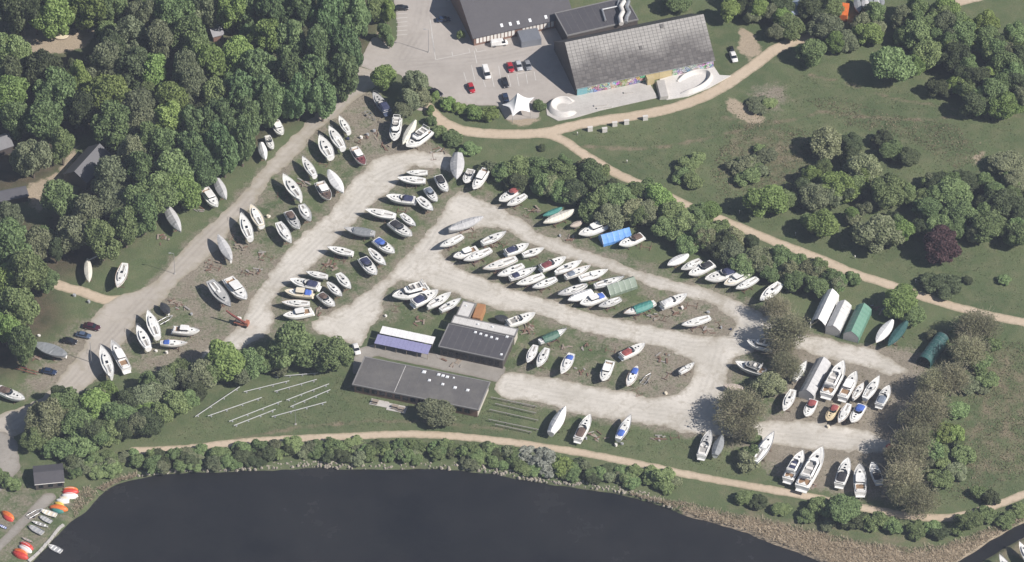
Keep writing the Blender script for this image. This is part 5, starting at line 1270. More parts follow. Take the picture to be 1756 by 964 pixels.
LOOK = {'G': 'mid green leafy', 'Y': 'fresh yellow green', 'D': 'tall deep green', 'O': 'olive green thinly leaved', 'K': 'dark blackish green', 'P': 'pale blossoming', 'S': 'silvery white', 'R': 'dark copper leaved', 'B': 'brown budding almost bare'}
PLACED = []
NEAR = {
 'in the dense forest': [('beside the forest lodge',185,280),('around the sandy playground',95,60),('lining the top of the yard road',590,110),('lining the yard road by the covered boats',430,250),('behind the long white spar',190,410),('west of the gravel track',30,520),('around the red forest cabin',375,60),('above the large mottled tarpaulin boat',290,310),('in the middle of the dense forest',250,150),('by the small grey forest hut',20,230),('in the forest by the low dark shelter',60,350)],
 'as understorey below the tall forest crowns': [('as understorey near the forest lodge',185,280),('as understorey near the sandy playground',95,60),('as understorey inside the yard road edge',540,150),('as understorey in mid forest',300,170),('as understorey west of the gravel track',30,500)],
 'in the hedge between yard and meadow': [('in the hedge behind the emerald tarpaulin',940,300),('in the hedge behind the blue shelter',1080,350),('in the hedge behind the row of six boats',1230,420),('in the hedge above the boat tents',1400,475)],
 'standing in the meadow': [('standing in the upper meadow',1530,260),('standing by the meadow path',1330,350),('around the copper tree',1590,390),('at the east end of the meadow',1720,360),('on the rubble mound',1310,178),('in the low bush group of the open lawn',1180,290),('above the covered boats of the shelter row',1560,520)],
 'in the wood beyond the meadow': [('in the wood by the orange container',1440,40),('in the wood beside the far field',1680,70),('at the meadow edge of the far wood',1540,120),('around the blue grey shed',1330,30),('in the wood above the meadow east end',1710,160)],
 'in the belt east of the yard': [('in the east belt by the teal tent',1660,580),('in the east belt behind the yacht rows',1600,700),('in the east belt at the south corner',1560,820)],
 'in the thicket above the mast lawn': [('in the thicket by the west road bend',90,710),('in the thicket behind the roadside yachts',220,690),('in the thicket above the mast rails',350,650),('beside the crane and mast lawn',450,610),('near the clubhouse and mast rails',560,605)],
 'between shore path and lake': [('on the shore beside the hut',150,795),('on the shore below the thicket',300,785),('on the shore below the mast lawn',460,775),('on the shore below the clubhouse',680,772),('on the shore around the silvery shrub',920,790),('on the shore below the lawn boats',1060,810),('behind the wide reed bed',1420,880),('by the reed bed and canal',1660,895)],
 'at the car park edge': [('at the car park entrance',655,40),('between car park and the dark hulled boat',690,150),('in the low hedge of the car park',800,190),('behind the flybridge yacht at the path',770,230),('beside the star tent',926,181)],
 'inside the east yard': [('between the lane and the shelter row',1345,560),('beside the grey boat tent',1320,650),('above the shaded motorboat in the east yard',1275,740)]}
NEARW = {k: [(p, at(x, y)) for p, x, y in v] for k, v in NEAR.items()}
def spot(zone, x, y):
    if zone not in NEARW: return zone
    return min(NEARW[zone], key=lambda e: (e[1].x - x) ** 2 + (e[1].y - y) ** 2)[0]
def tree(px, py, w, H, col, zone, cat='tree'):
    """crown of picture width w centred on (px, py); H metres tall"""
    if col == 'B': H *= 1.15
    bushy = H < 4.6
    kind = 'bush' if bushy else ('poplar' if col == 'D' and H > 13 else ('bare' if col == 'B' else 'broad'))
    r = w / 2 / PXM * TR.uniform(1.0, 1.12) * (1.22 if zone == Z_f else 1.0) * (1.2 if col == 'B' else 1.0)
    zc = H * (.42 if bushy else .58); semi = H * (.55 if bushy else .44)
    if kind == 'poplar': zc, semi = H * .53, H * .50
    c = at(px, py, zc)
    return tree_at(c.x, c.y, r, H, col, zone, kind, zc, semi)
def tree_at(x, y, r, H, col, zone, kind, zc=None, semi=None):
    bushy = kind == 'bush'
    zc = zc or H * (.42 if bushy else .58); semi = semi or H * (.55 if bushy else .44)
    what = 'shrub' if bushy else 'tree'
    nm = {'bush': 'shrub', 'poplar': 'poplar_tree', 'bare': 'bare_tree', 'broad': {Z_f: 'forest_tree', Z_hd: 'hedge_tree', Z_md: 'meadow_tree', Z_ne: 'woodland_tree', Z_sw: 'thicket_tree'}.get(zone, 'broadleaf_tree')}[kind]
    zone = spot(zone, x, y); size = ('broad ' if r > 4.6 else ('slender ' if r < 3.2 else '')) if not bushy else ('wide ' if r > 3.0 else ('little ' if r < 2.0 else ''))
    root = thing(nm, f'{size}{LOOK[col]} {what} {zone}', what, (x, y, 0), TR.uniform(0, 6.28), f'{size}{LOOK[col]} {what}s {zone}')
    m = link('crown', TR.choice(CR[kind]), root, (0, 0, zc), TR.uniform(0, 6.28), (r * TR.uniform(.92, 1.08), r * TR.uniform(.92, 1.08), semi), [LEAF[col]])
    if kind == 'bare': link('branches', TR.choice(BRN), root, (0, 0, zc), TR.uniform(0, 6.28), (r, r, semi))
    link('trunk', TR.choice(TRK), root, (0, 0, 0), 0, (H * .9 if not bushy else H * .7,) * 2 + (H,))
    PLACED.append((x, y, r)); return root
Z_f = 'in the dense forest'; Z_cp = 'at the car park edge'; Z_hd = 'in the hedge between yard and meadow'; Z_md = 'standing in the meadow'
Z_ne = 'in the wood beyond the meadow'; Z_ea = 'in the belt east of the yard'; Z_sw = 'in the thicket above the mast lawn'; Z_sh = 'between shore path and lake'; Z_ey = 'inside the east yard'
forest = '''90 20 60 Y|150 15 50 Y|190 12 50 G|240 25 45 O|298 25 55 G|322 62 55 G|352 12 40 O|398 18 46 Y|432 18 52 D|470 22 52 D|512 22 50 D|562 28 54 D|608 26 48 D|25 15 50 K|60 20 40 K|20 88 56 G|190 84 40 K|226 66 50 O|272 72 50 O|332 82 50 G|455 66 50 Y|500 76 50 D|546 82 50 D|592 84 48 D|70 124 50 K|182 108 54 O|230 122 56 K|266 122 44 Y|316 122 40 O|360 108 50 Y|405 100 46 Y|446 122 54 D|492 128 50 D|540 132 50 D|588 128 44 D|14 166 56 Y|95 162 60 G|136 138 30 Y|186 165 60 Y|238 190 48 O|290 172 52 Y|330 152 44 O|370 166 46 G|420 162 50 D|466 166 50 D|510 166 46 D|552 168 40 D|80 206 60 G|192 216 58 G|242 216 46 O|286 212 50 Y|330 212 54 D|376 212 50 D|420 206 50 D|460 184 38 D|55 268 50 O|106 248 34 G|290 252 50 G|332 262 50 D|370 252 50 D|414 242 44 D|196 305 64 O|240 292 48 G|300 292 54 G|346 288 48 D|384 266 42 D|310 326 50 Y|268 332 46 G|105 342 52 G|150 362 48 O|202 352 54 O|236 346 44 G|122 402 52 O|176 412 50 G|214 386 46 G|246 366 40 G|20 420 60 G|46 468 48 G|14 482 50 Y|30 530 54 G|10 562 40 Y|40 590 36 G|20 130 44 K|30 205 40 G|140 190 40 K|225 265 36 O|255 245 40 G|15 375 36 O|60 420 40 O'''
for e in forest.split('|'):
    x, y, w, c = e.split(); y = float(y); H = {'D': 17, 'K': 15}.get(c, 15) * TR.uniform(.9, 1.1)
    if c in 'OY' and y > 280: H *= .8
    tree(float(x), y, float(w), H, c, Z_f)
# undergrowth filling the forest floor between the large crowns
fw = W(FOREST); cw = [W(p) for p in CLEAR]
cnt = 0
for _ in range(4000):
    if cnt > 55: break
    x = TR.uniform(fw[:, 0].min(), fw[:, 0].max()); y = TR.uniform(fw[:, 1].min(), fw[:, 1].max())
    X = np.array([[x]]); Y = np.array([[y]])
    if not inside(fw, X, Y)[0, 0] or any(inside(p, X, Y + k_)[0, 0] for p in cw for k_ in (0, 3, 6, 10)): continue
    if x < -150 or y > 135: continue
    if min(seg_dist([tuple(at(*p)[:2]) for p in ((612,112),(483,252),(369,377),(264,486))], X, Y)[0, 0], 99) < 7: continue
    if any((x - a) ** 2 + (y - b) ** 2 < (r_ * .85 + 1.2) ** 2 for a, b, r_ in PLACED): continue
    tree_at(x, y, TR.uniform(2.2, 3.4), TR.uniform(7, 11), TR.choice('GGDKOO'), 'as understorey below the tall forest crowns', 'broad'); cnt += 1
for e in '''660 132 46 9 Y|712 140 42 10 O|702 172 40 7 O|722 168 30 6 O|690 190 36 5 O|664 18 30 9 Y|660 54 26 7 G|644 14 40 10 G|745 166 20 3 Y|768 178 28 3.4 Y|788 186 26 3 Y|812 192 36 4 Y|838 196 36 4 Y|776 236 36 3.6 G|754 226 24 3 G|740 208 20 3 G|738 190 18 2.5 Y|806 256 30 3 G|926 181 24 3.6 G|790 60 14 3 G|668 70 20 5 G'''.split('|'):
    x, y, w, H, c = e.split(); tree(float(x), float(y), float(w), float(H), c, Z_cp)
for e in '''836 288 30 4 O|866 294 40 5 G|892 288 50 6.5 G|926 290 50 7 G|960 298 54 7.5 G|984 328 44 6.5 K|932 316 46 6.5 G|886 312 40 5.5 K|1016 300 50 8 D|1030 340 50 8 G|1062 338 56 8 G|1090 362 50 7 P|1046 372 46 7 O|1132 340 56 7.5 Y|1152 366 50 7 G|1168 388 50 7 G|1206 408 44 7 P|1142 392 44 6.5 G|1112 322 34 5 G|1214 362 40 6 Y|1196 366 40 6 G|1110 365 44 7 O|1180 420 36 5 G|1012 360 40 6 G|962 330 40 6 G|1252 432 58 6 O|1232 425 40 6 K|1302 446 54 6 P|1340 452 44 5.5 G|1390 462 48 6 P|1402 490 44 5.5 G|1432 486 38 5 G|1462 478 28 4 G|1362 480 40 5 G|1275 455 40 5.5 G|1320 470 36 5 G|1090 330 36 6 G|1235 390 30 4 G'''.split('|'):
    x, y, w, H, c = e.split(); tree(float(x), float(y), float(w), float(H), c, Z_hd)
for e in '''1315 342 66 9 Y|1272 282 44 4 O|1282 304 46 4 G|1312 268 36 3 O|1420 246 58 8 P|1482 286 58 8 P|1438 322 60 8 Y|1398 336 58 7.5 O|1526 328 64 9 G|1410 384 60 8.5 Y|1506 398 80 9 P|1545 396 40 7 Y|1616 420 70 9 R|1530 256 48 5 G|1556 268 42 5 K|1512 240 36 4.5 K|1590 358 50 7 G|1604 384 44 7 G|1634 332 56 7 G|1646 366 56 7.5 G|1692 388 60 8 G|1722 350 58 7.5 K|1742 400 50 7 G|1656 308 44 6 K|1612 314 46 5 K|1732 280 56 5 O|1706 330 40 6 G|1620 492 56 4 K|1592 480 36 3.5 K|1546 518 60 7.5 Y|1566 540 36 5 G|1168 302 34 3.2 G|1196 272 30 3 G|1178 284 34 3.2 G|1190 310 36 4 G|1300 180 40 2.2 O|1320 176 28 2.6 G|930 254 16 1.6 K|1350 340 30 5 G|1745 310 44 5 O|1722 480 22 2 G|1380 320 30 5 K|1660 480 16 1.8 K|1575 390 30 6 K|1500 420 24 4 G'''.split('|'):
    x, y, w, H, c = e.split(); tree(float(x), float(y), float(w), float(H), c, Z_md)
for e in '''1390 88 50 8 G|1250 18 36 8 Y|1302 18 36 8 Y|1356 44 56 6 G|1330 55 36 5 O|1416 46 52 6.5 O|1490 56 48 7 Y|1454 70 38 6 O|1530 110 76 11 G|1572 60 58 9 G|1592 92 50 9 G|1546 30 40 8 O|1622 14 50 9 Y|1652 62 56 9 G|1642 102 54 9 K|1692 70 48 8 G|1722 112 56 9 G|1702 160 54 9 G|1680 138 50 8.5 K|1612 150 42 5 K|1722 182 54 8 Y|1670 178 46 8 K|1742 62 40 7 G|1745 142 44 8 K|1600 40 44 8 G|1570 112 40 7 Y|1500 20 40 7 G|1425 14 40 7 G|1275 -5 44 9 K|1160 2 50 6 G|1390 12 40 7 K|1340 8 40 8 K|1745 95 40 8 K|1655 135 40 8 K|1630 70 40 8 O'''.split('|'):
    x, y, w, H, c = e.split(); tree(float(x), float(y), float(w), float(H), c, Z_ne)
for e in '''1350 566 72 10 B|1350 626 40 7.5 B|1334 526 44 8 B|1342 600 44 7 B|1320 660 50 6 P|1270 704 66 9.5 B|1286 780 40 4.2 G|1292 748 28 3.6 G|1265 690 50 8 B|1278 735 44 7 B|1285 790 40 4.4 O'''.split('|'):
    x, y, w, H, c = e.split(); tree(float(x), float(y), float(w), float(H), c, Z_ey)
for e in '''1680 556 60 8.5 B|1662 600 56 9 B|1632 650 60 9.5 B|1594 700 62 9.5 B|1564 758 66 10 B|1550 818 66 10 B|1578 858 50 8 B|1600 660 50 9 B|1578 720 50 9.5 B|1560 790 50 9 B|1692 652 38 3.6 G|1642 702 40 4 G|1622 742 40 4 Y|1602 772 44 4.4 G|1652 782 40 4 G|1612 822 42 4 G|1680 620 36 4 G|1660 660 40 3.5 O|1640 810 36 3 O|1700 590 30 4 G|1545 845 44 8 B|1535 780 30 7 B|1660 560 44 8 B|1640 745 30 4 Y'''.split('|'):
    x, y, w, H, c = e.split(); tree(float(x), float(y), float(w), float(H), c, Z_ea)
for e in '''80 716 66 9 P|112 690 56 8.5 G|160 694 58 8.5 Y|206 712 54 8 G|246 682 54 8 O|286 652 44 7 O|300 692 50 7.5 G|346 642 50 7.5 O|252 722 46 7 K|390 616 62 10 Y|434 622 46 8 G|504 592 80 12 G|570 608 68 9.5 G|330 672 40 6.5 K|190 742 50 6 G|140 758 56 4.4 G|100 768 50 4.4 G|60 750 40 6 G|220 690 44 7.5 K|270 675 40 7 O|455 615 36 7 G|130 725 50 8 G|160 735 44 7 K|20 830 30 3 G|-5 815 40 4 G|320 650 36 7 O|365 640 36 7 G|480 630 30 4.4 O'''.split('|'):
    x, y, w, H, c = e.split(); tree(float(x), float(y), float(w), float(H), c, Z_sw)
tree(750, 704, 56, 6, 'O', 'behind the clubhouse')
# thickets that close the gaps between the meadow trees and fill the far wood
for poly, n_, hs, cols, zn in (([(1385,250),(1450,240),(1500,270),(1560,330),(1550,410),(1480,420),(1390,390),(1370,330)], 34, (3, 6.5), 'GGYOOK', Z_md), ([(1575,330),(1640,295),(1756,310),(1770,400),(1720,420),(1650,400),(1580,385)], 34, (3.5, 7), 'GGGKO', Z_md),
        ([(1255,260),(1320,255),(1330,300),(1270,315)], 10, (2, 3.5), 'OOG', Z_md), ([(1500,0),(1600,20),(1640,30),(1756,60),(1770,190),(1690,200),(1640,160),(1590,110),(1540,60)], 44, (5, 9), 'GGGYKO', Z_ne), ([(1240,10),(1330,0),(1480,30),(1510,70),(1440,80),(1340,70)], 16, (4, 7), 'GYOK', Z_ne),
        ([(840,285),(980,285),(1110,330),(1240,380),(1450,465),(1440,495),(1300,460),(1160,400),(1020,365),(900,315)], 40, (4, 7), 'GGGKOP', Z_hd), ([(60,690),(160,665),(280,650),(400,600),(440,640),(330,700),(200,770),(80,780)], 30, (4, 7.5), 'GGOKY', Z_sw), ([(1590,560),(1680,570),(1640,700),(1580,860),(1540,850),(1560,740),(1590,680)], 14, (2, 4), 'GGOY', Z_ea), ([(1600,600),(1700,580),(1680,700),(1640,840),(1590,850)], 14, (1.5, 3.5), 'GGOY', Z_ea)):
    w = W(poly)
    for _ in range(n_):
        for _t in range(60):
            x = TR.uniform(w[:, 0].min(), w[:, 0].max()); y = TR.uniform(w[:, 1].min(), w[:, 1].max())
            i_ = int((x - GX[0]) / RES); j_ = int((y - GY[0]) / RES)
            if inside(w, np.array([[x]]), np.array([[y]]))[0, 0] and 0 <= i_ < len(GX) and 0 <= j_ < len(GY) and path_d[j_, i_] > 2.5 and grav[j_, i_] < .4: break
        else: continue
        H = TR.uniform(*hs); q = H * .3 + TR.uniform(.6, 1.4)
        tree_at(x, y - (H * .5 if H > 4.6 else 0), q, H, TR.choice(cols), zn, 'bush' if H < 4.6 else 'broad')
# shrubs on the shore
line = smooth_line([(130,800),(200,790),(300,784),(400,778),(500,772),(600,770),(700,770),(800,774),(880,783),(960,797),(1040,810),(1140,824)], 10)
px = 0
for i in range(0, len(line), 2):
    x, y = line[i]
    for dy in (-6, 4, 13):
        if TR.random() < .9 and (dy < 10 or TR.random() < .6): tree(x + TR.uniform(-10, 10), y + dy + TR.uniform(-4, 4), TR.uniform(20, 34), TR.uniform(1.8, 3.4), TR.choice('GGGKO'), Z_sh)
for e in '''930 788 44 4.4 S|905 780 32 3.8 S|940 805 30 3 S|965 800 34 4 Y|1140 820 42 4.4 G|1160 826 24 3 P|1442 872 60 6 G|1405 868 40 4 G|1500 892 40 3.6 G|1532 902 36 3.2 G|1572 908 36 3.2 G|1662 892 40 5 G|1612 912 34 3 K|1690 882 34 3 G|1724 892 34 3 G|1465 890 36 3.4 K|1600 905 30 3 G|1645 905 30 3.4 G|1280 852 36 3 G|1300 862 30 2.6 K|1340 872 30 2.4 G|1700 855 30 3.6 K|1680 845 26 3 G|1745 875 30 2.6 G|1385 885 30 2.4 G|1420 900 26 2.2 O'''.split('|'):
    x, y, w, H, c = e.split(); tree(float(x), float(y), float(w), float(H), c, Z_sh)

# ------------------------------------------------------------------ cars
def car_meshes(van):
    D = {}
    L_, Wd = (5.2, 1.95) if van else (4.4, 1.8)
    if van: prof = [(-2.6, .45, .95), (-2.55, .35, 1.1), (1.6, .35, 1.1), (2.35, .35, 1.05), (2.6, .45, .8)]
    else: prof = [(-2.2, .42, .80), (-2.1, .30, .92), (-1.2, .26, .98), (1.0, .26, .95), (1.9, .28, .82), (2.2, .42, .62)]
    mb = MB(); secs = []
    for x, z0, z1 in prof:
        w = Wd / 2 * (1 - .10 * (abs(x) / (L_ / 2)) ** 3)
        secs.append([(x, -w * .92, z0), (x, -w, z0 + .15), (x, -w, z1 - .14), (x, -w * .90, z1), (x, w * .90, z1), (x, w, z1 - .14), (x, w, z0 + .15), (x, w * .92, z0)])
    mb.loft(secs, 0, True, True); D['body'] = mb.mesh('body', (WHITE,))
    mb = MB(); w = Wd / 2
    if van: lo, hi, zt = (-2.5, 2.0), (-2.42, 1.15), 1.95
    else: lo, hi, zt = (-1.75, 1.15), (-1.15, .35), 1.43
    zb = 1.0 if van else .9
    mb.prism([(lo[0], -w * .88, zb), (lo[1], -w * .88, zb), (lo[1], w * .88, zb), (lo[0], w * .88, zb)], [(hi[0], -w * .74, zt), (hi[1], -w * .74, zt), (hi[1], w * .74, zt), (hi[0], w * .74, zt)]); D['cabin_glass'] = mb.mesh('cabin_glass', (GLASS,))
    mb = MB(); mb.prism([(hi[0] - .04, -w * .77, zt - .02), (hi[1] + .04, -w * .77, zt - .02), (hi[1] + .04, w * .77, zt - .02), (hi[0] - .04, w * .77, zt - .02)], [(hi[0] + .12, -w * .66, zt + .07), (hi[1] - .1, -w * .66, zt + .07), (hi[1] - .1, w * .66, zt + .07), (hi[0] + .12, w * .66, zt + .07)])
    if van: mb.prism([(-2.53, -w * .90, 1.05), (.75, -w * .90, 1.05), (.75, w * .90, 1.05), (-2.53, w * .90, 1.05)], [(-2.5, -w * .80, zt), (.6, -w * .80, zt), (.6, w * .80, zt), (-2.5, w * .80, zt)])
    D['roof'] = mb.mesh('roof', (WHITE,))
    mb = MB(); mb.tube((0, -.11, .32), (0, .11, .32), .32, n=12); D['wheel'] = mb.mesh('wheel', (RUBBER,))
    mb = MB(); mb.tube((0, -.125, .32), (0, .125, .32), .18, n=8); D['rim'] = mb.mesh('rim', (STEEL,))
    mb = MB(); mb.box((0, 0, 0), (.1, .36, .16)); D['light'] = mb.mesh('headlight', (DOME,))
    return D, L_, Wd
CARM = {False: car_meshes(False), True: car_meshes(True)}
TAILM = plain('tail_light', (0.4, 0.02, 0.02), .3)
def car(t, x, y, head, paint, label, van=False, s=1.0, group='parked cars'):
    """head: heading in degrees on the ground, 0 = picture right"""
    D, L_, Wd = CARM[van]; c = at(*tp(t, x, y), .8)
    root = thing('parked_van' if van else 'parked_car', label, 'van' if van else 'car', (c.x, c.y, 0.062), R(head), group, (s, s, s))
    link('body', D['body'], root, mats=[paint]); link('cabin_glass', D['cabin_glass'], root); link('roof', D['roof'], root, mats=[paint])
    for sx in (-1, 1):
        for sy in (-1, 1):
            w = link('wheel', D['wheel'], root, (sx * L_ * .3, sy * (Wd / 2 - .12), 0)); link('rim', D['rim'], w)
            q = link('headlight' if sx > 0 else 'tail_light', D['light'], root, (sx * (L_ / 2 - .06), sy * Wd * .33, .62), mats=[DOME if sx > 0 else TAILM])
def paint(n, c): return plain('car_' + n, c, .25, .04, 1.0)
PK = {'red': paint('red', (.36, .02, .03)), 'black': paint('black', (.012, .012, .015)), 'grey': paint('grey', (.22, .23, .25)), 'silver': paint('silver', (.45, .46, .48)), 'navy': paint('navy', (.02, .035, .075)), 'wine': paint('wine', (.055, .012, .022)), 'white': WHITE, 'bluegrey': paint('bluegrey', (.07, .10, .16))}
car('Z3', 745, 475, 12, PK['white'], 'white van parked along the white panelled front', True)
car('Z3', 605, 800, -78, PK['white'], 'white van parked among the bays in mid car park', True)
car('P', 808, 150, -76, PK['red'], 'red car parked alone near the star tent')
car('P', 866, 141, -78, PK['black'], 'black car parked between two red cars')
car('Z3', 868, 738, -78, PK['red'], 'dark red car first of three beside the hall shadow')
car('Z3', 962, 720, -78, PK['silver'], 'silver car second of three beside the hall shadow')
car('Z3', 1062, 715, -78, PK['grey'], 'grey car half in the hall shadow')
car('P', 688, 13, 5, PK['black'], 'black car by the hedge at the car park entrance')
car('Z3', 130, 210, 8, PK['navy'], 'navy car in the gable shadow of the dark roofed building')
car('P', 748, 158, -38, PK['black'], 'black car behind the low car park hedge')
car('P', 867, 168, -80, PK['navy'], 'navy car beside the star tent')
car('P', 1258, 97, -78, PK['white'], 'white pickup on grass beside the skate park', s=1.05)
car('P', 1255, 84, -80, PK['black'], 'black trailer car behind the white pickup', s=.7)
car('P', 611, 598, -75, PK['white'], 'white car beside the round tree near the clubhouse')
car('Z7', 505, 257, -16, PK['wine'], 'wine red estate car on gravel by the yard road', s=1.12)
car('Z7', 460, 303, -16, PK['bluegrey'], 'blue grey car between wine red and black cars')
car('Z7', 382, 335, -14, PK['black'], 'black car nearest the slate tarpaulined boat')
car('Z7', 270, 503, -14, PK['navy'], 'navy car alone on gravel below the slate tarpaulined boat')

# ------------------------------------------------------------------ crane beside the ketch
def crane():
    c = at(*tp('A7', 850, 770), .8); tip = at(*tp('A7', 660, 600), 4.6); d = Vector((tip.x - c.x, tip.y - c.y, 0)); rz = math.atan2(d.y, d.x)
    root = thing('mobile_crane', 'small rusty red mobile crane with boom over the ketch', 'crane', (c.x, c.y, .05), rz)
    OR = plain('crane_paint', (.36, .13, .08), .6, .2)
    mb = MB(); mb.box((0, 0, .75), (4.2, 1.7, .5)); part('chassis', mb, root, OR)
    mb = MB(); mb.prism([(.3, -.8, 1.0), (1.7, -.8, 1.0), (1.7, .3, 1.0), (.3, .3, 1.0)], [(.4, -.7, 2.3), (1.5, -.7, 2.3), (1.5, .2, 2.3), (.4, .2, 2.3)]); k = part('cab', mb, root, PANELW)
    mb = MB(); mb.box((1.62, -.25, 1.75), (.1, .8, .7)); part('window', mb, k, GLASS)
    mb = MB(); mb.box((-1.6, 0, 1.4), (1.0, 1.5, .8)); part('counterweight', mb, root, OR)
    mb = MB(); mb.loft([[(x, .5 - w, z - w), (x, .5 + w, z - w), (x, .5 + w, z + w), (x, .5 - w, z + w)] for x, z, w in ((-1.2, 1.6, .28), (d.length * .55, 3.3, .24), (d.length, 4.6, .16))], 0, False, True); part('boom', mb, root, plain('boom_paint', (.17, .045, .035), .6, .2))
    for x in (-1.4, 1.4):
        for s in (-1, 1): mb = MB(); mb.tube((x, s * .95 - .15, .5), (x, s * .95 + .15, .5), .5, n=12); part('wheel', mb, root, RUBBER)
crane()

# ------------------------------------------------------------------ poles, boards, rails
def pole(name, label, px, py, h, r=.09, arm=False, cat='pole'):
    p = at(px, py); root = thing(name, label, cat, p)
    mb = MB(); mb.tube((0, 0, 0), (0, 0, h), r, r * .6, 8); part('pole', mb, root, STEEL)
    mb = MB(); mb.box((0, 0, .12), (.5, .5, .24)); part('base', mb, root, CONC)
    if arm:
        mb = MB(); mb.tube((0, 0, h), (-.9, 0, h + .15), .05); a = part('arm', mb, root, STEEL); mb = MB(); mb.box((-1.1, 0, h + .15), (.7, .28, .14)); part('lamp_head', mb, a, GREYP)
    else:
        mb = MB(); mb.tube((0, 0, h), (0, 0, h + .12), .13, .05, 8); part('cap', mb, root, STEEL)
pole('street_lamp', 'tall grey lamp post in the car park', 735, 90, 9, .1, True, 'street lamp')
pole('flagpole', 'tall pale flagpole standing among the mast rails', 507, 728, 9, .08, False, 'flagpole')
pole('utility_pole', 'wooden utility pole beside the slate tarpaulined boat', 157, 622, 8, .12, False, 'pole')
pole('street_lamp', 'lamp post on the verge of the west yard road', 300, 470, 8, .09, True, 'street lamp')
for x, y in ((1268,366),(1364,404),(1466,444),(1570,485),(1075,280),(990,232)):
    p = at(x, y); root = thing('path_light', 'white bollard light on grass beside the meadow path', 'path light', p, 0, 'bollard lights along the meadow path')
    mb = MB(); mb.tube((0, 0, 0), (0, 0, .9), .10, .10, 8); part('post', mb, root, STEEL); mb = MB(); mb.tube((0, 0, .9), (0, 0, 1.25), .2, .14, 8); part('lamp_head', mb, root, PANELW)
for i, (x, y) in enumerate(((1000,285),(1075,290),(1127,260),(1188,250),(1285,228))):
    p = at(*tp('R3', x, y)); root = thing('display_plinth', 'pale concrete plinth in the row on grass below the skate park', 'plinth', p, .2, 'plinths on the meadow edge')
    mb = MB(); mb.prism([(-.75, -.35, 0), (.75, -.35, 0), (.75, .35, 0), (-.75, .35, 0)], [(-.7, -.3, 1.5), (.7, -.3, 1.5), (.7, .3, 1.5), (-.7, .3, 1.5)]); part('block', mb, root, CONCW)
    mb = MB(); mb.box((0, 0, 1.54), (1.6, .8, .08)); part('cap_slab', mb, root, CONCW)
rails = [((65,765),(400,540)),((160,760),(565,620)),((430,578),(772,495)),((660,575),(978,485)),((665,465),(985,437)),((320,800),(715,648)),((355,832),(668,710)),((750,640),(1070,518)),((780,690),(1080,562)),((640,765),(1050,655))]
for i, (a, b_) in enumerate(rails):
    p = at(*tp('C6', *a), .55); q = at(*tp('C6', *b_), .55); d = q - p; L_ = d.length
    root = thing('mast_rail', ['pale steel mast rail on short legs lying on the clubhouse lawn'][0], 'rail', (p.x, p.y, 0), math.atan2(d.y, d.x), 'mast rails on the lawn')
    mb = MB(); mb.box((L_ / 2, 0, .55), (L_, .17, .14)); part('rail', mb, root, ALU)
    for k in range(4):
        mb = MB(); x = L_ * (.06 + .29 * k); mb.box((x, 0, .235), (.10, .10, .47)); mb.box((x, 0, .03), (.5, .5, .06)); part('leg', mb, root, STEEL)
for i, (a, b_) in enumerate((((1400,540),(1714,605)),((1440,600),(1720,665)),((1390,655),(1720,728)),((1380,745),(1720,815)),((1440,790),(1690,845)))):
    p = at(*tp('C4', *a), .8); q = at(*tp('C4', *b_), .8); d = (q - p) * 1.35; L_ = d.length
    root = thing('timber_rack', 'weathered timber rack on posts east of the clubhouse gable', 'rack', (p.x, p.y, 0), math.atan2(d.y, d.x), 'timber racks by the clubhouse')
    mb = MB(); mb.box((L_ / 2, 0, .8), (L_, .22, .14)); part('beam', mb, root, worn('grey_timber', (.30, .285, .265), (.22, .2, .18), .5, 1.0))
    for k in range(4): mb = MB(); mb.box((L_ * (.05 + .3 * k), 0, .365), (.16, .16, .73)); part('post', mb, root, TIMBER)
# long white pipe by the forest verge and mast lying near
for a, b_, lab in (((492,790),(645,712),'long white spar lying on the verge grass'), ((700,685),(820,610),'short white spar lying beyond the long one')):
    p = at(*tp('Z6', *a), .3); q = at(*tp('Z6', *b_), .3); d = q - p; L_ = d.length
    root = thing('spar', lab, 'spar', (p.x, p.y, 0), math.atan2(d.y, d.x)); mb = MB(); mb.tube((0, 0, .3), (L_, 0, .3), .2, .14, 8); part('tube', mb, root, PANELW)
    for k in (.15, .5, .85): mb = MB(); mb.box((L_ * k, 0, .06), (.3, .9, .12)); part('support_block', mb, root, TIMBER)
# red trailer frame
p = at(*tp('Z7', 150, 500), .4); root = thing('trailer_frame', 'rusty red trailer frame on gravel beside the navy car', 'trailer', p, R(-22))
mb = MB(); mb.box((0, -.5, .2), (6.5, .14, .16)); mb.box((0, .5, .2), (6.5, .14, .16)); part('frame', mb, root, plain('red_oxide', (.25, .07, .05), .8, .3))
for x in (-2.5, 0, 2.5): mb = MB(); mb.box((x, 0, .2), (.12, .9, .12)); part('cross_bar', mb, root, RUST)
for s in (-1, 1): mb = MB(); mb.tube((-.6, s * .75 - .1, 0), (-.6, s * .75 + .1, 0), .3, n=10); part('wheel', mb, root, RUBBER)
root.location.z = .3
# trailers
def trailer(t, x, y, rz, lab):
    p = at(*tp(t, x, y), .4); root = thing('boat_trailer', lab, 'trailer', (p.x, p.y, 0), R(rz))
    mb = MB()
    for s in (-1, 1): mb.tube((-2.2, s * .7, .5), (1.0, s * .7, .5), .07); mb.tube((1.0, s * .7, .5), (2.8, 0, .5), .07)
    for k in (-2.1, -.8, .6): mb.tube((k, -.7, .5), (k, .7, .5), .06)
    part('frame', mb, root, STEEL)
    for s in (-1, 1): mb = MB(); mb.tube((-.8, s * .92 - .1, .33), (-.8, s * .92 + .1, .33), .33, n=10); part('wheel', mb, root, RUBBER)
    mb = MB(); mb.tube((2.4, 0, 0), (2.4, 0, .5), .05); part('jockey_wheel', mb, root, STEEL)
trailer('A2', 1040, 150, -55, 'empty silver boat trailer below the dark hulled motorboat')
trailer('Z8', 255, 605, 40, 'black empty trailer in the dinghy row')
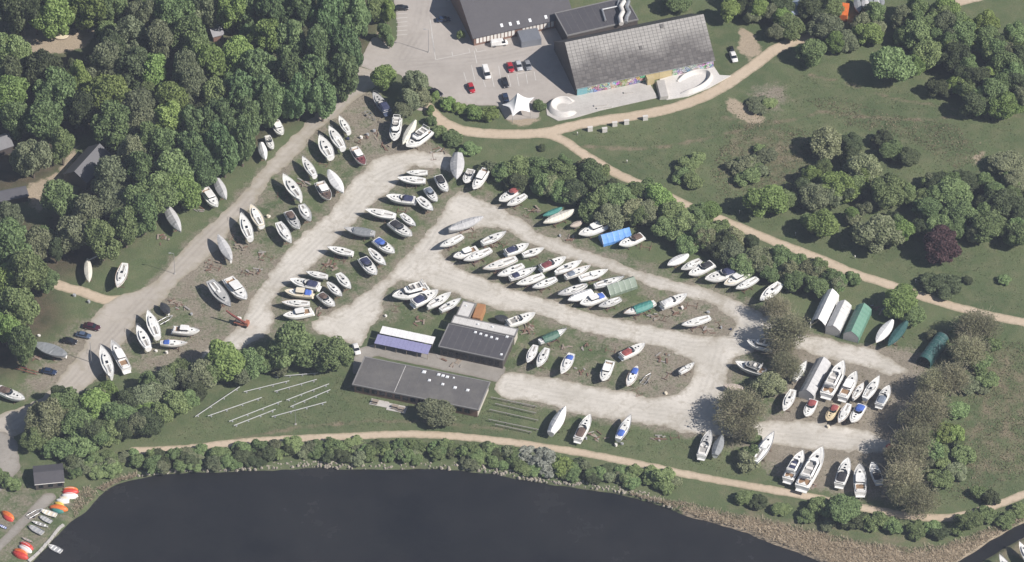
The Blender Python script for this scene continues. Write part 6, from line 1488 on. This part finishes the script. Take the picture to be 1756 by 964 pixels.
trailer('A8', 800, 295, 40, 'empty trailer beside the black tarpaulined tender')
trailer('B4', 1020, 490, 25, 'brown empty trailer behind the beige covered boat')
trailer('C5', 1085, 440, 60, 'empty trailer beside coiled hoses on the east island')

# ------------------------------------------------------------------ timber piles, spare cradles and stones of the yard
PLANK = MB(); PLANK.box((0, 0, 0), (1, 1, 1)); PLANKM = PLANK.mesh('plank', (TIMBER,))
GREYT = worn('silvered_timber', (.34, .32, .295), (.24, .22, .2), .5, 1.0)
piles = [('A4',440,590,'heap of grey planks and props beside the long grey covered boat'),('A4',700,690,'heap of silvered timber between the first island boats and lane'),('A4',640,860,'heap of old planks below the silvered timber'),('A7',450,60,'heap of boards and blocks behind the grey ketch'),
 ('A7',80,560,'pale timber scattered beside the grey ketch shadow'),('A8',920,140,'stack of tan planks behind the black tender'),('A5',290,820,'heap of silvered props below the lone yacht'),('A6',790,190,'heap of props above the small yachts'),('A6',640,750,'pallets and props behind the wheelhouse boat'),
 ('A2',1180,450,'planks beside the maroon decked boat'),('A1',1350,650,'props beside the wide cockpit yacht'),('A1',480,880,'planks on the forest verge by the white cabin boat'),('Z6',890,660,'spars and planks on the verge below the forest'),('B3',560,510,'pale timber by the teal tarpaulined boat'),('B3',870,480,'grey props on stony ground at the island end'),
 ('B3',1270,700,'pale board on stony ground by the lone yacht'),('C5',1210,280,'heap of grey props near the island tip'),('C5',590,370,'rusty scrap and boards beside the blue canopied yacht'),('C5',640,210,'sage timber rack heap near the upper lane'),('C5',470,200,'pale boards behind the first three yachts'),('C5',1180,880,'rows of grey cradle timbers on the shore lawn'),
 ('C5',700,860,'boards between the two canopied lawn boats'),('B4',490,390,'tan boards beside the emerald tarpaulin'),('B4',860,690,'yellow boards on grass below the beige covered boat'),('C3',1600,640,'boards east of the pale wing'),('C3',450,560,'dark rack of boards behind the white shed'),('B1',730,430,'brown boards beside the dark canopied motorboat'),
 ('B6',880,300,'tangled brushwood and boards behind the sea green tent'),('C4',960,170,'crates along the dark hall wall'),('C4',1120,240,'dark crates in the clubhouse yard'),('Z7',200,430,'boards and blocks near the red trailer frame'),('A3',110,410,'boulders and boards beside the motor yacht'),('A3',690,560,'dark scrap heap by the car park hedge'),('C2',480,720,'pale buckets by the longest motor yacht'),('C5',200,60,'grey props north of the green tarpaulined boat'),('B5',1380,790,'pale boards beside the broad yacht')]
PR = random.Random(21)
for t, x, y, lab in piles:
    p = at(*tp(t, x, y)); root = thing('timber_pile', lab, 'timber pile', (p.x, p.y, 0), PR.uniform(0, 6.3))
    n = PR.randint(6, 10); z = .06; ang = PR.uniform(0, 3)
    for i in range(n):
        L_ = PR.uniform(.6, 2.3); w = PR.uniform(.2, .6); h = PR.uniform(.08, .2)
        o = link('plank', PLANKM, root, (PR.gauss(0, 1.1), PR.gauss(0, .9), h / 2 + .02 + (i // 4) * .13), ang + PR.gauss(0, .35 if i % 4 else 1.2), (L_, w, h), [PR.choice([TIMBER, GREYT, RUST, RUST, TIMBER])])
spare = [('A4',400,540),('A4',780,720),('A4',560,900),('A7',520,70),('A7',900,140),('A6',720,240),('A5',1020,260),('A5',380,760),('B3',720,560),('B3',1080,400),('B3',1420,640),('C5',820,230),('C5',1240,420),('C5',1020,540),('C5',1300,880),('A2',620,600),('A2',950,380),('B4',420,420),('B4',1680,780),('A3',620,600),('C3',230,420),('C3',1600,560),('Z7',950,130),('B1',480,300),('B1',820,400),('A1',1180,760)]
for t, x, y in spare:
    p = at(*tp(t, x, y)); o = link('empty_cradle', cradle_mesh(), None, (p.x, p.y, 0), PR.uniform(0, 6.3), (PR.uniform(.6, .95), PR.uniform(.7, 1), PR.uniform(.4, .75))); tag(o, 'empty rusty cradle left on the yard grass', 'cradle', 'empty cradles')
# oil drums, buckets and boxes
DRUM = MB(); DRUM.loft([[(r_ * math.cos(t), r_ * math.sin(t), z) for t in [2 * math.pi * k / 12 for k in range(12)]] for z, r_ in ((0, .29), (.05, .32), (.27, .32), (.29, .34), (.32, .32), (.55, .32), (.57, .34), (.6, .32), (.82, .32), (.86, .30), (.86, .26), (.82, .25))], 0, False, True); DRUMM = DRUM.mesh('drum', (CANV['blue'],))
for i, (t, x, y) in enumerate((('A4',770,275),('A1',1065,925),('B3',950,435),('B3',1440,680),('B3',1560,700),('C5',1235,550),('C5',860,940),('C5',905,930),('C5',635,890),('B4',755,660),('B5',650,940),('A8',1075,240),('A8',710,620),('A8',820,640),('A2',840,370),('A2',960,360),('A2',1020,335),('A2',1080,300),('B8',620,915),('C2',690,20),('C3',130,500),('Z7',410,90),('Z7',490,125),('Z7',215,310))):
    p = at(*tp(t, x, y)); cn = PR.choice(['white', 'white', 'navy', 'cream', 'grey'])
    o = link('plastic_drum', DRUMM, None, (p.x, p.y, 0), 0, (PR.uniform(.8, 1.6), PR.uniform(.8, 1.6), PR.uniform(.6, 1.0)), [{'white': PANELW, 'navy': CANV['navy'], 'cream': CREAM, 'grey': GREYP}[cn]])
    tag(o, f'{"dark blue" if cn == "navy" else cn} drum standing on the yard ground between boats', 'drum', f'{cn} drums in the yard')

# playground: timber fence, sand pit; garden of the forest
for k in range(9):
    p = at(8 + k * 4.2, 62 - k * .6); root = thing('timber_fence_bay', 'slatted timber fence bay at the sandy playground', 'fence', (p.x, p.y, 0), 0, 'fence bays at the playground')
    for s in (-1, 1): mb = MB(); mb.box((0, s * 1.2, .95), (.16, .16, 1.9)); part('post', mb, root, TIMBER)
    for q in range(5): mb = MB(); mb.box((.1, 0, .3 + q * .36), (.05, 2.4, .26)); part('slat', mb, root, TIMBER)
p = at(105, 61); root = thing('sand_pit', 'round pale sand pit in the forest playground', 'sand pit', p); mb = MB(); n = 16
mb.prism([(2.6 * math.cos(2 * math.pi * k / n), 2.0 * math.sin(2 * math.pi * k / n), 0) for k in range(n)], [(2.2 * math.cos(2 * math.pi * k / n), 1.7 * math.sin(2 * math.pi * k / n), .22) for k in range(n)]); part('sand', mb, root, plain('sand', (.62, .54, .40), .95, .1))
mb = MB(); ring(mb, [(2.75 * math.cos(2 * math.pi * k / n), 2.15 * math.sin(2 * math.pi * k / n)) for k in range(n)], 0, .3, .2); part('timber_edge', mb, root, TIMBER)

# white bay lines of the car park
mb = MB(); rng_ = [((470,560),(500,700)),((565,875),(595,960)),((655,800),(690,960)),((740,730),(760,860)),((845,830),(875,960)),((940,820),(965,950)),((1035,790),(1060,925)),((1130,790),(1150,890)),((0,370),(45,660)),((50,660),(430,580)),((225,575),(235,625)),((410,535),(425,585)),((485,530),(500,575)),((500,575),(600,555)),((940,820),(1100,785)),((355,800),(385,900)),((440,720),(480,900))]
bays = [(('Z3', *a), ('Z3', *b_)) for a, b_ in rng_] + [(('Z2', 1000, 95 + 28 * k), ('Z2', 1075, 88 + 28 * k)) for k in range(6)] + [(('Z2', 1225, 130), ('Z2', 1255, 345))]
for a, b_ in bays:
    p = at(*tp(*a)); q = at(*tp(*b_)); d = (q - p).normalized(); nrm = Vector((-d.y, d.x, 0)) * .09
    mb.add([x + Vector((0, 0, .085)) for x in (p - nrm, q - nrm, q + nrm, p + nrm)], [(0, 1, 2, 3)])
tag(part('parking_markings', mb, None, worn('road_paint', (.62, .61, .58), (.42, .40, .37), .7, .8)), kind='structure')
# quay edge of the dinghy shore
q = [at(*tp('Z8', x, y)) for x, y in ((210,960),(290,890),(370,800),(440,710),(470,690))]
root = thing('stone_quay', 'low pale stone quay edge along the dinghy shore', 'quay', q[0]); 
for i, (a, b_) in enumerate(zip(q[:-1], q[1:])):
    d = b_ - a; n = max(2, int(d.length / 1.6))
    for k in range(n):
        m_ = a + d * ((k + .5) / n) - q[0]; mb = MB(); mb.box((0, 0, 0), (d.length / n * .95, .7 + .1 * PR.random(), .5)); o = part('stone', mb, root, CONC); o.location = (m_.x, m_.y, .02 + .05 * PR.random()); o.rotation_euler = (0, 0, math.atan2(d.y, d.x) + PR.gauss(0, .04))

# ------------------------------------------------------------------ uncountable things: reeds, rough grass, shore stones
def blades(name, n, poly_list, hmin, hmax, wid, mat, lean=.35, seed=1, avoid=None, pts_fn=None):
    g = np.random.default_rng(seed); P = []
    for poly, share in poly_list:
        w = W(poly); lo = w.min(0); hi = w.max(0); need = int(n * share); got = []
        while sum(len(x) for x in got) < need:
            q = g.uniform(lo, hi, (need * 2, 2)); k = inside(w, q[:, 0], q[:, 1])
            if avoid is not None:
                i = np.clip(((q[:, 0] - GX[0]) / RES).astype(int), 0, len(GX) - 1); j = np.clip(((q[:, 1] - GY[0]) / RES).astype(int), 0, len(GY) - 1); k &= ~avoid[j, i]
            got.append(q[k])
        P.append(np.concatenate(got)[:need])
    P = np.concatenate(P); m = len(P); an = g.uniform(0, 2 * math.pi, m); h = g.uniform(hmin, hmax, m); wd = wid * g.uniform(.6, 1.4, m)
    dx = np.cos(an) * wd; dy = np.sin(an) * wd; lx = g.normal(0, lean, m) * h; ly = g.normal(0, lean, m) * h
    z = np.full(m, -.12)
    V = np.stack([np.stack([P[:, 0] - dx, P[:, 1] - dy, z], 1), np.stack([P[:, 0] + dx, P[:, 1] + dy, z], 1), np.stack([P[:, 0] + dx * .5 + lx, P[:, 1] + dy * .5 + ly, z + h], 1), np.stack([P[:, 0] - dx * .5 + lx, P[:, 1] - dy * .5 + ly, z + h], 1)], 1).reshape(-1, 3)
    me = bpy.data.meshes.new(name); me.from_pydata(V.tolist(), [], np.arange(4 * m).reshape(-1, 4).tolist()); me.materials.append(mat)
    t = me.attributes.new('tone', 'FLOAT', 'POINT'); t.data.foreach_set('value', np.repeat(g.random(m), 4).astype(np.float32))
    return link(name, me)
REED = leaf_mat('reed_straw', (0.56, 0.48, 0.35), (0.80, 0.70, 0.54), .5)
GRAS = leaf_mat('grass_blades', (0.10, 0.13, 0.055), (0.20, 0.215, 0.11), .35)
DRYG = leaf_mat('dry_grass', (0.19, 0.175, 0.10), (0.36, 0.315, 0.205), .3)
built = (asph > .5) | (main > .5) | (grav > .5) | (pathf > .5) | (pav > .5) | (ramp_f > .5)
wet = blur(lake_m, 3, 2) > .45
dry = blur(lake_m, 2, 2) > .12
o = blades('reeds', 15000, [([(1140,855),(1180,862),(1250,880),(1330,895),(1400,912),(1480,930),(1560,940),(1620,935),(1700,905),(1756,880),(1800,870),(1800,890),(1756,905),(1700,935),(1650,962),(1600,985),(1440,985),(1400,960),(1330,934),(1270,910),(1190,888),(1145,872)], .88), ([(165,838),(200,822),(235,812),(230,826),(190,845)], .05), ([(128,850),(150,835),(170,845),(140,875),(125,895)], .04), ([(1080,845),(1150,862),(1150,878),(1090,856)], .03)], .3, .8, .10, REED, .7, 3, wet)
tag(o, 'dry straw coloured reed bed along the lake shore', 'reeds', None, 'stuff')
av = built | dry
o = blades('rough_grass', 46000, [(YARDALL, .25), ([(980,235),(1240,180),(1400,120),(1740,200),(1756,540),(1560,480),(1250,370),(1100,310)], .33), ([(230,760),(560,640),(880,690),(1180,755),(1330,830),(1190,812),(900,755),(560,742)], .13), ([(1560,560),(1800,590),(1800,840),(1580,870)], .12)], .08, .32, .15, GRAS, .6, 5, av)
tag(o, 'rough green grass tufts over lawns and verges', 'grass', None, 'stuff')
o = blades('dry_grass', 15000, [(WILDS[0], .33), (WILDS[1], .25), (WILDS[2], .42)], .1, .4, .15, DRYG, .5, 6, av)
tag(o, 'dry tan grass tufts in the meadow and yard', 'grass', None, 'stuff')
def stones():
    g = random.Random(4); mb = MB()
    L_ = smooth_line([(240,812),(330,803),(440,801),(540,796),(600,799),(760,799),(850,806),(900,817),(960,826),(1050,838),(1110,852),(1150,868)], 40)
    for x, y in L_[::2]:
        for _ in range(3):
            p = at(x + g.uniform(-4, 4), y + g.uniform(-7, 4)); s = g.uniform(.15, .55); z = g.uniform(-.45, .05)
            c = [(p.x + s * math.cos(a) * g.uniform(.7, 1.2), p.y + s * math.sin(a) * g.uniform(.7, 1.2)) for a in (0, 1.26, 2.5, 3.8, 5.0)]
            mb.prism([(*q, z - .2) for q in c], [(p.x + (q[0] - p.x) * .6, p.y + (q[1] - p.y) * .6, z + s * .6) for q in c])
    o = part('shore_stones', mb, None, worn('shore_stone', (.36, .325, .27), (.19, .17, .145), .6, .5, .9)); tag(o, 'pale rubble stones along the waterline', 'stones', None, 'stuff')
stones()

# ------------------------------------------------------------------ the air between aeroplane and ground
def haze():
    m = bpy.data.materials.new('haze'); m.use_nodes = True; nt = m.node_tree; nt.nodes.clear()
    out = nt.nodes.new('ShaderNodeOutputMaterial'); v = nt.nodes.new('ShaderNodeVolumePrincipled')
    v.inputs['Color'].default_value = (0.70, 0.79, 1.0, 1); v.inputs['Density'].default_value = 0.000053; v.inputs['Anisotropy'].default_value = 0.0
    nt.links.new(v.outputs[0], out.inputs['Volume'])
    mb = MB(); mb.box((0, 0, 520), (5400, 5400, 1048)); o = part('haze', mb, None, m); tag(o, 'thin blue haze in the air over the whole place', 'haze', None, 'stuff')
haze()
